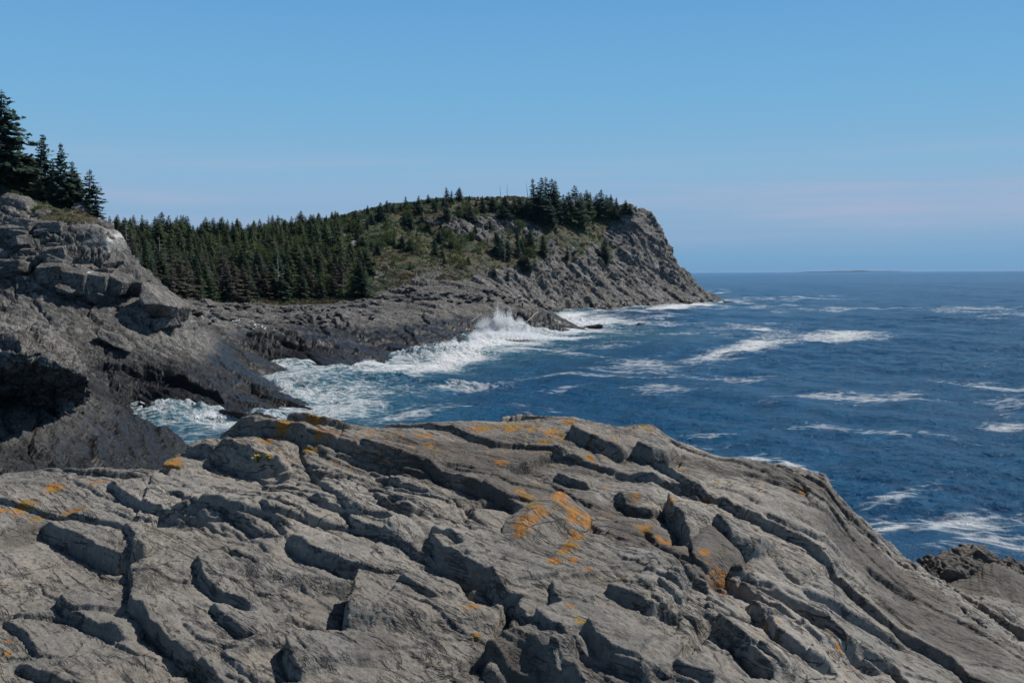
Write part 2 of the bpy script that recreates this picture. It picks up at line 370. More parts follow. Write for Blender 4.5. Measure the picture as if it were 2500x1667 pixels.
def along(pts, pad):
    X, Y = on_ledge(np.array([p[0] for p in pts], float), np.array([p[1] for p in pts], float))
    poly = np.stack([X, Y], -1)
    m = np.where((qq[:, 0] > X.min() - pad) & (qq[:, 0] < X.max() + pad) & (qq[:, 1] > Y.min() - pad) & (qq[:, 1] < Y.max() + pad))[0]
    p = qq[m]; seg = poly[1:] - poly[:-1]; sl = np.linalg.norm(seg, axis=1); cum = np.concatenate([[0], np.cumsum(sl)])
    bd = np.full(len(p), 1e9); bs = np.zeros(len(p)); bt = np.zeros(len(p))
    for i in range(len(seg)):
        w = p - poly[i]; tt = np.clip((w @ seg[i]) / sl[i] ** 2, 0, 1); dv = w - tt[:, None] * seg[i]; d = np.linalg.norm(dv, axis=1)
        sd = np.sign(seg[i][0] * w[:, 1] - seg[i][1] * w[:, 0]); k = d < bd
        bd[k] = d[k]; bs[k] = (sd * d)[k]; bt[k] = ((cum[i] + tt * sl[i]) / cum[-1])[k]
    return m, bd, bs, bt, cum[-1]
qq = (xy + warp * .30 + wf * .5)[:, :2]
for pts, h in STEPS:
    h = h * .60; wd = .006 + .085 * abs(h)
    m, d, sgn, tt, ln = along(pts, 1.0)
    tap = sst(0, .12, tt) * (1 - sst(.84, 1, tt))
    up = np.clip((sgn + 1.7 * wd) / (1.7 * wd), 0, 1)
    hi = h * .58 * np.exp(-np.clip(sgn, 0, None) / (.42 + 3.0 * abs(h))) * up
    lo = -h * .50 * np.exp(-np.clip(-sgn - 1.7 * wd, 0, None) / (.28 + 2.0 * abs(h))) * (1 - up)
    dz[m] += (hi + lo) * tap * np.exp(-(d / (.6 + 5 * abs(h))) ** 2) - .22 * abs(h) * np.exp(-((sgn + wd * 1.9) / (.010 + .06 * abs(h))) ** 2) * tap
for pts, h in CR:
    m, d, sgn, tt, ln = along(pts, .5)
    dz[m] -= h * np.exp(-(d / .026) ** 2) * sst(0, .12, tt) * (1 - sst(.88, 1, tt))
fade = 1 - sst(9, 16, (YY - crest_Y).reshape(-1))
for lx, ly, rx_, ry_, am in [(1330,1285,95,55,.15),(1760,1360,60,45,.10),(1270,1650,70,40,.10)]:
    X, Y = on_ledge(lx, ly); k = Y / F; e = ((pos[:, 0] - X) / (rx_ * k)) ** 2 + ((pos[:, 1] - Y) / (ry_ * k * 1.9)) ** 2
    dz -= am * np.exp(-e ** 2)
def soft(A, n):
    for _ in range(n):
        A = np.pad(A, 1, mode='edge'); A = (A[:-2] + 2 * A[1:-1] + A[2:]) / 4; A = (A[:, :-2] + 2 * A[:, 1:-1] + A[:, 2:]) / 4
    return A
dz = soft(dz.reshape(NRF, NCF), 1).reshape(-1)
pos[:, 2] += dz * (.4 + .6 * fade)
nrm = grid_normals(soft(pos.reshape(NRF, NCF, 3).transpose(2, 0, 1)[2], 2)[..., None] * np.array([0, 0, 1.]) + pos.reshape(NRF, NCF, 3) * np.array([1, 1, 0.])).reshape(-1, 3)
p3 = pos.astype(np.float32); fn = .0046 * fbm(p3 * 9, 61, 4, .62) + .0026 * fbm(p3 * 46, 63, 3, .72) + rs * (.016 * fbm(p3 * 8, 81, 4, .65) + .005 * fbm(p3 * 45, 83, 2))
fn += .0022 * ridge(np.stack([p3 @ STR.astype(np.float32) * 1.5, p3 @ AC2.astype(np.float32) * 7, p3 @ BN.astype(np.float32) * 26], -1), 65, 3, .55) * (1 - sst(.75, .97, nrm[:, 2]))
pos += nrm * fn[:, None]
# lichen cover
LICH = [(60,1250,40),(90,1265,25),(180,1255,35),(130,1205,34),(235,1190,28),(560,1070,48),(600,1090,36),(540,1085,42),(700,1058,70),(760,1040,60),(640,1092,50),(755,1095,28),(800,1080,40),(900,1052,24),(820,1115,20),(850,1130,18),(1035,1052,30),(1060,1090,20),
 (1180,1045,60),(1050,1082,22),(1250,1042,70),(1300,1044,60),(1350,1050,45),(1330,1072,34),(1225,1122,28),(1275,1207,32),(1290,1217,25),(1370,1210,34),(1310,1155,25),(1400,1255,24),(1270,1290,22),(1290,1268,22),(1320,1245,22),(1435,1270,24),(1475,1255,22),(1550,1210,16),(1565,1275,26),(1580,1270,20),(1610,1300,16),(1635,1310,22),
 (1410,1330,30),(1390,1350,28),(1375,1372,26),(1355,1392,24),(1400,1390,20),(1435,1410,12),(1520,1425,16),(1720,1350,16),(1725,1370,14),(1755,1415,30),(1760,1432,25),(1145,1510,28),(1165,1562,20),(1390,1535,22),(1315,1545,12),(1415,1577,22),(1440,1105,20),(1570,1045,45),(1390,1028,30),(1660,1137,16),(1640,1250,16),(1720,1225,18),(1750,1190,12),
 (2030,1560,14),(2045,1590,16),(2090,1630,16),(1870,1540,10),(1900,1565,12),(2400,1552,14),(2270,1450,16),(1000,1090,20),(980,1060,20),(420,1128,28),(860,1470,14),(850,1495,10),(0,1260,20),(20,1590,16),(15,1560,14),(1480,1160,14),(1850,1195,14),(300,1175,30),(690,1200,12),(1960,1210,20),(1500,1090,18)]
lich = np.zeros(len(pos), np.float32)
for lx, ly, lr in LICH:
    X, Y = on_ledge(lx, ly); k = Y / F
    lr = min(lr * .72, 30); ry = lr * k * 1.4
    e = ((pos[:, 0] - X) / (lr * k)) ** 2 + ((pos[:, 1] - Y) / max(ry, lr * k)) ** 2
    near = e < 9
    lich[near] = np.maximum(lich[near], np.exp(-e[near] * .7))
# dusting of orange along the crest
fgcol = np.tile((np.abs(YY - crest_Y) < .9) * sst(500, 650, pxs) * (1 - sst(1500, 1700, pxs)), 1).reshape(-1)
lich = np.maximum(lich * 1.0, .30 * fgcol)
stain = np.zeros(len(pos), np.float32)
for lx, ly, rx_, ry_, am in [(1150,1120,170,60,1.),(1240,1190,120,60,1.),(1100,1075,220,30,.7),(1330,1180,120,50,.8),(1450,1230,120,45,.8),(1560,1300,80,70,.8),(1700,1390,70,60,.9),(1420,1120,80,40,.6),(1950,1180,200,60,.75),(2150,1400,200,90,.8),(2300,1560,160,110,.85),(1800,1160,180,40,.6),(350,1440,60,60,.5),(40,1310,60,60,.6),(900,1620,70,60,.4),(1230,1620,80,50,.8)]:
    X, Y = on_ledge(lx, ly); k = Y / F
    e = ((pos[:, 0] - X) / (rx_ * k)) ** 2 + ((pos[:, 1] - Y) / (ry_ * k * 2.0)) ** 2; near = e < 8
    stain[near] = np.maximum(stain[near], am * np.exp(-e[near] * .8))
stain = np.maximum(stain, .85 * sst(8.6, 9.3, pos[:, 1]) * (pos[:, 0] > 2))
me = mesh_from('rock_ledge_ground', pos, grid_faces(NRF, NCF), M['rock_fore']); attr(me, 'lichen', lich); attr(me, 'stain', stain)
tag(link('ground', me), 'fractured grey rock ledge with orange lichen sloping toward the sea', 'rock ledge', kind='structure')
FG = pos.reshape(NRF, NCF, 3); FGPX = pxs
def hit(G, GP, px, py):
    """first place where a sight line in direction (px, py) meets a surveyed surface"""
    dxu, dyu = unroll(px, py); j = int(np.clip(np.searchsorted(GP, dxu + HX), 0, len(GP) - 1))
    col = G[:, j]; v = (EYE - col[:, 2]) / col[:, 1] * F
    i = np.where(v <= dyu)[0]
    return col[i[0]] if len(i) else None
print('fg', time.time() - T0)

# ================================================================ SHORE AND HEADLAND (surveyed points -> height surface)
ctrl = []
def cpt(px, py, Y): ctrl.append(P(px, py, Y))
for a in [(250,940,113),(420,930,115),(560,880,134),(300,800,124),(420,800,130),(430,880,119.5),(600,860,152),(650,800,172),(800,830,178),(800,780,202),(900,765,225),(1000,825,197),(1000,770,226),
          (1100,790,226),(1100,748,250),(1200,775,254),(1200,742,265),(1274,753,258),(1330,757,272),(1345,766,280),(1160,790,238),(520,930,118.5),(620,950,121),(650,985,112),(660,900,150),(720,860,166),(940,850,190),
          (470,738,240),(600,742,268),(750,738,284),(900,728,294),(950,713,300),(1100,702,302),(1200,704,310),(550,780,205),(700,765,235),(500,800,162),(550,832,160),(620,868,153),(470,772,172),(455,848,130),(500,870,134),(420,760,152),(600,820,176),
          (430,782,131),(200,706,129),(0,706,126),(300,745,131),(100,720,127),(0,630,131),(100,620,132),(180,640,133),(0,530,138),(100,545,138),(230,545,139),(260,600,137),(300,660,137),(340,690,136),(400,735,134),
          (60,490,146),(150,520,146),(230,535,146),(100,470,158),(0,440,158),(-150,420,150),(-150,530,138),(-150,640,130),(-150,720,124),(200,520,160),(270,600,158),
          (330,700,165),(400,735,175),(450,750,178),(350,720,200),(250,640,190),(150,560,190),(0,480,190),(-150,450,200),
          (0,760,113),(0,850,98),(150,905,105),(-150,900,92),(-150,1000,80)]: cpt(*a)
for w in [(330,993),(450,1010),(545,1016),(640,1012),(700,990),(723,975),(680,943),(625,918),(600,897),(668,890),(740,900),(842,903),(900,888),(1021,865),(1097,855),(1165,826),(1240,812),(1300,806),(1374,816),(1372,796),(1366,783)]:
    x, y = on_level(w[0], w[1], 0); ctrl.append(np.array([x, y, 0.]))
for w, dx, dy in [((330,993),8,-14),((450,1010),6,-14),((545,1016),6,-12),((640,1012),8,-12),((723,975),14,-8),((640,920),16,-6),((700,900),12,-10),((842,903),8,-14),((950,878),10,-14),((1097,855),14,-12),((1240,812),12,-18),((1374,816),14,-14),((1372,796),14,4)]:
    x, y = on_level(w[0], w[1], 0); ctrl.append(np.array([x + dx, y + dy, -4.])); ctrl.append(np.array([x + 3 * dx, y + 3 * dy, -9.]))
for w in [(1345,760),(1400,755),(1480,752),(1560,749),(1620,746),(1690,742),(1745,737)]:
    x, y = on_level(w[0], w[1], 0); ctrl.append(np.array([x, y, 0.])); ctrl.append(np.array([x + 4, y - 14, -5.])); ctrl.append(np.array([x + 22, y - 45, -10.]))
x, y = on_level(1372, 775, 0); ctrl += [np.array([x + 4, y + 10, -4.]), np.array([x - 14, y + 25, -1.0])]
for a in [(1250,706,352),(1200,690,345),(1330,718,398),(1330,640,425),(1420,700,432),(1500,705,452),(1500,640,478),(1600,705,478),(1600,640,500),(1660,700,496),(1560,560,500),
          (1545,513,503),(1575,527,508),(1600,545,510),(1622,580,512),(1648,640,515),(1672,676,517),(1706,703,520),(1500,522,505),(1400,528,482),(1450,600,470),(1400,590,452),(1300,568,440),(1300,640,412),(1200,622,398),(1200,568,424),
          (1100,505,440),(1080,492,447),(1250,492,466),(1350,505,478),(950,522,412),(870,545,400),(900,620,362),(1000,600,377),(1000,660,338),(1100,650,348),(900,684,312),(1200,660,352),(1100,560,408),(1000,545,412),(1060,576,408),(1060,540,414),(1250,545,440),(1250,580,424),
          (300,570,420),(500,580,418),(700,578,412),(820,565,405),(600,668,320),(450,668,310),(800,655,322),(300,640,340),(150,620,340),(150,575,420),(-50,590,420),
          (300,600,520),(600,610,520),(900,560,520),(1100,520,520),(1300,520,530),(1450,530,540)]: cpt(*a)
for X, Y, Z in [(112, 545, -2), (105, 575, -4), (75, 560, 18), (60, 600, 8), (20, 620, 15), (130, 540, -8), (140, 600, -14), (-60, 640, 20), (-200, 640, 20), (-260, 500, 22), (90, 640, -10), (-60, 60, 8), (-40, 70, 2), (-75, 90, 9)]:
    ctrl.append(np.array([X, Y, Z], float))
ctrl = np.array(ctrl)
CC = 5.0
def phi(r2): return np.sqrt(r2 + CC * CC)
d2 = ((ctrl[:, None, :2] - ctrl[None, :, :2]) ** 2).sum(-1)
n_ = len(ctrl); A = np.zeros((n_ + 3, n_ + 3)); A[:n_, :n_] = phi(d2) - np.eye(n_) * .6; A[:n_, n_] = 1; A[:n_, n_ + 1:] = ctrl[:, :2] / 100; A[n_:, :n_] = A[:n_, n_:].T
sol = np.linalg.solve(A, np.concatenate([ctrl[:, 2], np.zeros(3)]))
def surf(X, Y):
    X = np.asarray(X, np.float32); Y = np.asarray(Y, np.float32); z = (sol[n_] + sol[n_ + 1] * X / 100 + sol[n_ + 2] * Y / 100).astype(np.float32)
    for k in range(n_):
        z = z + np.float32(sol[k]) * np.sqrt((X - np.float32(ctrl[k, 0])) ** 2 + (Y - np.float32(ctrl[k, 1])) ** 2 + np.float32(CC * CC))
    return z
def inpoly(px, py, poly):
    r = np.zeros(px.shape, bool); n = len(poly)
    for i in range(n):
        x1, y1 = poly[i]; x2, y2 = poly[(i + 1) % n]
        if y1 == y2: continue
        c = ((y1 > py) != (y2 > py)) & (px < (x2 - x1) * (py - y1) / (y2 - y1) + x1); r ^= c
    return r
VEG = [(430,500),(430,736),(600,742),(760,742),(880,735),(930,712),(1000,690),(1040,672),(1100,688),(1180,668),(1240,648),(1290,655),(1335,628),(1385,640),(1420,628),(1445,600),(1475,630),(1500,600),(1478,570),(1500,545),(1515,530),(1535,518),(1540,480),(1500,440),(900,440)]
VEG2 = [(-200,350),(-200,505),(0,500),(70,505),(120,560),(150,545),(240,545),(260,520),(260,350)]
OUT = [(1105,552,45,22),(1160,560,50,22),(1240,548,60,22),(1300,560,30,30),(1190,575,40,14),(1060,545,25,8),(1495,525,16,12),(1505,560,14,10),(1490,580,22,14),(1350,600,14,18),(1360,620,20,14),(1390,612,20,10),(920,668,14,10)]
LEDGES = {'s': [([(235,811),(286,830),(318,852)],1.0),([(286,783),(327,803),(371,815)],.8),([(369,773),(418,787),(449,801)],.7),([(163,809),(200,826)],.5),([(218,891),(265,897),(306,905),(345,920),(351,930)],1.0),([(357,920),(408,926),(449,936),(470,952)],1.0),
  ([(78,736),(106,762),(122,783),(163,803)],.5),([(404,809),(449,824),(478,840)],.6),([(353,875),(378,885),(408,891)],.35),([(476,790),(511,797),(553,814)],1.2),([(538,820),(591,837),(638,854)],.6),([(689,837),(723,848),(761,850)],1.2),([(600,770),(655,786)],.7),([(987,803),(1017,820)],1.2),([(868,812),(906,816)],.9),
  ([(770,837),(910,841),(953,833),(1097,850)],.8),([(1135,726),(1187,737)],1.1),([(1259,763),(1284,773),(1296,779)],1.7),([(732,756),(766,786)],1.0),([(795,773),(825,799)],1.1),([(1029,773),(1050,790)],1.3),([(825,778),(851,799)],1.0),([(574,943),(621,952),(659,965)],1.0),([(400,926),(455,939),(528,965),(545,990)],1.4)], 'h': []}
lr_ = np.random.default_rng(91)
def add_ledges(key, n, x0, x1, yf, slope, L0, L1, h0, h1):
    for k in range(n):
        x = lr_.uniform(x0, x1); y = yf(x, lr_.random()); L = lr_.uniform(L0, L1); a = math.radians(lr_.normal(slope, 8)); w = lr_.normal(0, 4, 3)
        LEDGES[key].append(([(x + L * f * math.cos(a), y + L * f * math.sin(a) + q_) for f, q_ in zip((0, .5, 1), w)], lr_.uniform(h0, h1)))
add_ledges('s', 130, 60, 680, lambda x, r: 720 + r * 230 + max(0, 430 - x) * .05, 17, 60, 170, .12, .38)
add_ledges('s', 110, 560, 1280, lambda x, r: 745 + r * 100, 10, 40, 150, .2, .6)
add_ledges('s', 60, -20, 260, lambda x, r: 540 + r * 150, 6, 25, 90, .25, .6)
add_ledges('s', 30, -20, 260, lambda x, r: 540 + r * 150, 84, 25, 70, .15, .4)
add_ledges('h', 120, 1200, 1660, lambda x, r: max(640 - (x - 1200) * .3, 520) + r * 170, 40, 50, 190, .5, 1.4)
add_ledges('h', 60, 1480, 1700, lambda x, r: 540 + r * 180, 50, 40, 130, .4, 1.2)
add_ledges('h', 40, 1200, 1640, lambda x, r: max(640 - (x - 1200) * .3, 520) + r * 170, 100, 25, 70, .3, .8)
add_ledges('h', 25, 1040, 1330, lambda x, r: 535 + r * 40, 12, 25, 60, .6, 1.2)
def terrain(name, px0, px1, nc, Yr, size, amps, mat, seed):
    ps = np.linspace(px0, px1, nc); Yr = np.asarray(Yr); YY = np.repeat(Yr[:, None], nc, 1); XX = (ps[None, :] - HX) / F * YY
    Z = surf(XX, YY); G = np.stack([XX, YY, Z], -1); nr = grid_normals(G).reshape(-1, 3); p = G.reshape(-1, 3).astype(np.float32)
    wp = np.stack([fbm(p / size[0] * .8, seed, 3), fbm(p / size[0] * .8 + 9, seed + 1, 3), fbm(p / size[0] * .8 + 19, seed + 2, 3)], -1) * size[0] * .09
    w2 = np.stack([fbm(p / size[2] * .7, seed + 5, 2), fbm(p / size[2] * .7 + 9, seed + 6, 2), fbm(p / size[2] * .7 + 19, seed + 7, 2)], -1) * size[2] * .12
    q = p + wp + w2
    act = .30 + .70 * sst(-.3, .35, fbm(p / (size[0] * 2.5), seed + 8, 3))
    px, py = proj(p[:, 0], p[:, 1], p[:, 2])
    veg = (inpoly(px + 14 * fbm(p / 14, 91, 3), py + 8 * fbm(p / 14, 92, 3), VEG) | inpoly(px, py, VEG2)).astype(np.float32)
    for ox, oy, rx, ry in OUT:
        e = ((px - ox) / rx) ** 2 + ((py - oy) / ry) ** 2
        veg *= 1 - (np.exp(-e ** 2) > .45 + .5 * fbm(p / 6, 93, 3))
    calm = 1 - .72 * veg
    slabcalm = 1 - .45 * np.exp(-((p[:, 2] - 3) / 5) ** 2)
    d = 0
    for k, (sz, am) in enumerate(zip(size, amps)):
        an = (2.8, 1.0, .5) if k < 2 else (2.4, 1.0, .6)
        d = d + am * blocks(q, sz, an, seed + 40 + k, .8, .5, .05) * (act if k else 1)
    if name[0] == 's':
        flat = np.exp(-((px - 380) / 330) ** 4 - ((py - 850) / 120) ** 4) * sst(705, 740, py)
        d = d * (1 - .45 * flat)
    kpx = p[:, 1] / F       # metres per survey pixel
    ppx = px + 5 * fbm(p / 5, 96, 3); ppy = py + 3.2 * fbm(p / 5, 97, 3)
    rb_ = cells((q @ FAB) / (np.array([3.2, 1.6, .8], np.float32) * size[1]), seed + 140)[1]
    bc = q @ BN.astype(np.float32) + .10 * size[1] * fbm(p / size[1], seed + 141, 3)
    for T_, a_, ro in ((.62 * size[1], .30 * size[1] * .75, .35), (.19 * size[1], .30 * size[1] * .19, .5)):
        f_ = bc / T_ + ro * rb_; f_ = f_ - np.floor(f_); saw = np.where(f_ < .86, f_ / .86, (1 - f_) / .14) - .5
        d = d + a_ * saw * (1.0 if name[0] == 's' else .75) * (.35 + .65 * act)
    for pts, h in LEDGES[name[0]]:
        h = h * (.75 if name[0] == 's' else .65)
        a = np.array(pts, float); pad = 60
        m = np.where((ppx > a[:, 0].min() - pad) & (ppx < a[:, 0].max() + pad) & (ppy > a[:, 1].min() - pad) & (ppy < a[:, 1].max() + pad) & (p[:, 1] < 560))[0]
        if not len(m): continue
        x_, y_ = ppx[m], ppy[m]; seg = a[1:] - a[:-1]; sl = np.hypot(seg[:, 0], seg[:, 1]); cum = np.concatenate([[0], np.cumsum(sl)]); bd = np.full(len(m), 1e9); bs = np.zeros(len(m)); bt = np.zeros(len(m))
        for i in range(len(seg)):
            wx, wy = x_ - a[i, 0], y_ - a[i, 1]; tt = np.clip((wx * seg[i, 0] + wy * seg[i, 1]) / sl[i] ** 2, 0, 1); dx_, dy_ = wx - tt * seg[i, 0], wy - tt * seg[i, 1]
            dd_ = np.hypot(dx_, dy_); sg_ = -np.sign(seg[i, 0] * wy - seg[i, 1] * wx); kk = dd_ < bd; bd[kk] = dd_[kk]; bs[kk] = (sg_ * dd_)[kk]; bt[kk] = ((cum[i] + tt * sl[i]) / cum[-1])[kk]
        S = bs * kpx[m]; tap = sst(0, .12, bt) * (1 - sst(.84, 1, bt)); wd = .02 + .12 * h
        up = sst(-wd, wd, S); dl = h * .75 * np.exp(-np.clip(S - wd, 0, None) / (1.6 * h + .3)) * up - h * .5 * np.exp(-np.clip(-S - wd, 0, None) / (.6 * h + .1)) * (1 - up) - .3 * h * np.exp(-((S + wd) / (.1 * h + .04)) ** 2)
        d[m] += dl * tap
    d = d * slabcalm + amps[1] * .18 * fbm(p / size[1] * 1.3, seed + 60, 5, .55)
    qf = np.stack([q @ STR.astype(np.float32) / (size[1] * 2.2), q @ AC2.astype(np.float32) / (size[1] * 1.1), q @ BN.astype(np.float32) / (size[1] * .22)], -1)
    d = d + amps[2] * .7 * ridge(qf, seed + 70, 3)
    p2 = p + nr * (d * calm)[:, None]
    p2[:, 2] += (veg * .7 * fbm(p / 7, seed + 80, 4))
    if name[0] == 'h': p2[:, 2] -= 6 * (1 - sst(311, 331, p[:, 1]))
    me = mesh_from(name, p2, grid_faces(len(Yr), nc), mat); attr(me, 'veg', veg)
    o = link(name, me); G2 = p2.reshape(len(Yr), nc, 3)
    return o, G2, ps, veg.reshape(len(Yr), nc)
o, SH, SHP, SHV = terrain('shore_terrain', -230, 1480, 1000, np.geomspace(78, 330, 660), (8.0, 2.4, .9, .36), (.75, .30, .14, .06), M['rock_shore'], 101)
tag(o, 'grey layered rock shore dipping into the surf, dark and wet at its edge', 'rocky shore', kind='structure')
o, HD, HDP, HDV = terrain('headland_terrain', -230, 1900, 1150, np.concatenate([np.linspace(311, 330, 40)[:-1], np.linspace(330, 545, 500), np.linspace(548, 660, 30)]), (13.0, 4.6, 1.9, .9), (1.8, .85, .42, .2), M['rock_head'], 202)
tag(o, 'tall rocky headland with scrubby slopes ending in a sea cliff', 'headland', kind='structure')
print('terrain', time.time() - T0)
def ground_at(px, py):
    h = hit(SH, SHP, px, py)
    if h is None: h = hit(HD, HDP, px, py)
    return h
def z_at(X, Y):
    G, GP = (SH, SHP) if Y < 329 else (HD, HDP)
    j = int(np.clip(np.searchsorted(GP, HX + X / Y * F), 1, len(GP) - 1)); i = int(np.clip(np.searchsorted(G[:, j, 1], Y), 0, len(G) - 1))
    return float(G[i, j, 2])

# ================================================================ NEAR COVE (slab and overhang on the left)
ccp = [(200,968,72),(330,1003,78),(420,1043,84),(490,1080,88),(260,985,75),(200,1100,60),(0,1180,45),(300,1150,60),(0,1050,56),(100,1000,62),(400,1120,74),(-200,1060,52),(-200,1180,42),(100,1180,46),(450,1120,80),(0,985,66),(-200,960,64),(380,1170,64),(250,1200,50)]
cc2 = [P(*a) for a in ccp]
for px, py, Y in [(200,968,72),(330,1003,78),(420,1043,84),(490,1080,88)]:
    b = P(px, py, Y); cc2.append(b + np.array([2.5, 7, -4.5])); cc2.append(b + np.array([4, 16, -12.]))
for px, py, Y in [(520,1110,88),(500,1180,74),(430,1230,60)]: cc2.append(P(px, py, Y) * np.array([1, 1, 0]) + np.array([1, 0, -1.5]))
cc2.append(np.array([-12, 70, -5.])); cc2.append(np.array([-14, 90, -6.])); cc2.append(np.array([-40, 85, 2.])); cc2.append(np.array([-60, 85, 4.]))
cc2 = np.array(cc2)
dd = ((cc2[:, None, :2] - cc2[None, :, :2]) ** 2).sum(-1); n2 = len(cc2)
A2 = np.zeros((n2 + 3, n2 + 3)); A2[:n2, :n2] = np.sqrt(dd + 9) - np.eye(n2) * .3; A2[:n2, n2] = 1; A2[:n2, n2 + 1:] = cc2[:, :2] / 50; A2[n2:, :n2] = A2[:n2, n2:].T
s2 = np.linalg.solve(A2, np.concatenate([cc2[:, 2], np.zeros(3)]))
ps = np.linspace(-230, 560, 520); Yr = np.geomspace(36, 100, 460); YY = np.repeat(Yr[:, None], 520, 1); XX = (ps[None] - HX) / F * YY
Z = s2[n2] + s2[n2 + 1] * XX / 50 + s2[n2 + 2] * YY / 50
for k in range(n2): Z = Z + s2[k] * np.sqrt((XX - cc2[k, 0]) ** 2 + (YY - cc2[k, 1]) ** 2 + 9)
G = np.stack([XX, YY, Z], -1); nr = grid_normals(G).reshape(-1, 3); p = G.reshape(-1, 3).astype(np.float32)
q = p + np.stack([fbm(p * .5, 301, 4), fbm(p * .5 + 9, 302, 4), fbm(p * .5 + 5, 303, 4)], -1) * .35
bcv = q @ BN.astype(np.float32) + .22 * fbm(p / 2.2, 321, 3) + .5 * cells((q @ FAB) / np.array([7, 3, 2], np.float32), 322)[1]
sw_ = lambda T_: np.where((bcv / T_ - np.floor(bcv / T_)) < .86, (bcv / T_ - np.floor(bcv / T_)) / .86, (1 - (bcv / T_ - np.floor(bcv / T_))) / .14) - .5
d = .30 * sw_(1.1) + .10 * sw_(.34) + .30 * blocks(q, 3.8, (2.8, 1, .5), 311, .8, .4, .03) + .13 * blocks(q, 1.2, (2.8, 1, .5), 312, .9, .5, .04) + .09 * fbm(p * .4, 313, 4) + .025 * blocks(q, .35, (2, 1, .8), 314, .8, .4, .06)
p2 = p + nr * d[:, None]
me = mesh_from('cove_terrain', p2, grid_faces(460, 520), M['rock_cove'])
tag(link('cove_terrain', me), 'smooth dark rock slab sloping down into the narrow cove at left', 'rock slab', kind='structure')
CV = p2.reshape(460, 520, 3)

def dense_loft(rows, nu, nv):
    """rows of 3-D points -> smooth dense grid"""
    R = np.array(rows, float)
    def up(A, n, ax):
        A = np.moveaxis(A, ax, 0); m = len(A); x = np.linspace(0, m - 1, n); i = np.clip(x.astype(int), 0, m - 2); f = (x - i)[(...,) + (None,) * (A.ndim - 1)]
        g = lambda k: A[np.clip(i + k, 0, m - 1)]
        o = .5 * (2 * g(0) + (g(1) - g(-1)) * f + (2 * g(-1) - 5 * g(0) + 4 * g(1) - g(2)) * f ** 2 + (3 * g(0) - g(-1) - 3 * g(1) + g(2)) * f ** 3)
        return np.moveaxis(o, 0, ax)
    return up(up(R, nu, 0), nv, 1)
OX = [-200, -60, 30, 90, 135, 175, 206, 216]
def rowpts(pys, Ys, xs=OX): return [P(x, y, Y) for x, y, Y in zip(xs, pys, Ys)]
over = dense_loft([
    rowpts([770,772,775,790,815,850,905,925], [78,78,78,77,76,74,71,69]),
    rowpts([790,790,790,800,822,858,905,925], [66,66,66,66,66,66,65,65]),
    rowpts([830,835,832,838,850,880,912,930], [58,58,58,58.5,59,60,62,63]),
    rowpts([880,872,868,878,888,905,920,933], [54.5,54.5,54.5,55.5,56.5,58,61,62.5]),
    rowpts([915,905,898,908,915,922,930,938], [59,59,58.5,59,59.5,60.5,62.5,64]),
    rowpts([960,955,945,950,948,945,943,944], [65,65,64,64,64,64,65,66]),
    rowpts([1010,1005,990,985,975,968,960,955], [66,66,66,66,66,66,66,67]),
    rowpts([1060,1050,1040,1030,1015,1000,985,975], [64,64,64,65,66,67,68,69])], 300, 340)
nr = grid_normals(over).reshape(-1, 3); p = over.reshape(-1, 3).astype(np.float32)
q = p + np.stack([fbm(p * .6, 401, 4), fbm(p * .6 + 9, 402, 4), fbm(p * .6 + 5, 403, 4)], -1) * .4
d = .55 * blocks(q, 2.6, (1.6, 1, .9), 411, .5, .4, .06) + .22 * blocks(q, .8, (1.6, 1, .8), 412, .6, .4, .08) + .25 * fbm(p * .7, 413, 5, .6) + .07 * blocks(q, .28, (1.6, 1, .8), 414, .6, .4, .1)
sgn = 1 if (nr[150 * 340 // 2, 1] < 0) else 1
p2 = p + nr * (-d * 1.0)[:, None]
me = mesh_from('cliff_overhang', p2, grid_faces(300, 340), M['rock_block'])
tag(link('overhang_terrain', me), 'undercut bulge of rough rock above the cove slab at the left edge', 'rock outcrop', kind='structure')

# ================================================================ LOOSE BLOCKS AND BOULDERS
def hull_mesh(name, pts, edge, amp, mat, seed, fine=.35):
    """convex block with worn, chipped faces; points are relative to its base"""
    bm = bmesh.new(); [bm.verts.new(tuple(map(float, v))) for v in pts]
    r = bmesh.ops.convex_hull(bm, input=bm.verts); bmesh.ops.delete(bm, geom=[g for g in r['geom_interior'] if isinstance(g, bmesh.types.BMVert)] , context='VERTS')
    bmesh.ops.recalc_face_normals(bm, faces=bm.faces)
    bmesh.ops.dissolve_limit(bm, angle_limit=.05, verts=bm.verts, edges=bm.edges)
    sz = max(max(v.co[i] for v in bm.verts) - min(v.co[i] for v in bm.verts) for i in range(3))
    bmesh.ops.bevel(bm, geom=list(bm.edges), offset=sz * .018, segments=1, affect='EDGES', clamp_overlap=True)
    bmesh.ops.triangulate(bm, faces=bm.faces)
    for _ in range(9):
        lg = [e for e in bm.edges if e.calc_length() > edge]
        if not lg: break
        bmesh.ops.subdivide_edges(bm, edges=lg, cuts=1, use_grid_fill=False); bmesh.ops.triangulate(bm, faces=[f for f in bm.faces if len(f.verts) > 3])
    bm.normal_update()
    co = np.array([v.co[:] for v in bm.verts], np.float32); no = np.array([v.normal[:] for v in bm.verts], np.float32)
    q = co + seed * 3.1
    d = amp * (.55 * fbm(q / sz * 2.2, seed, 5, .6) + .5 * blocks(q + .2 * amp, sz * .22, (2, 1, .7), seed + 3, .5, .3, .07)) + amp * fine * fbm(q / sz * 14, seed + 5, 3)
    co = co + no * d[:, None]
    for v, c in zip(bm.verts, co): v.co = c
    me = bpy.data.meshes.new(name); bm.to_mesh(me); bm.free(); me.materials.append(mat)
    for pl in me.polygons: pl.use_smooth = True
    return me
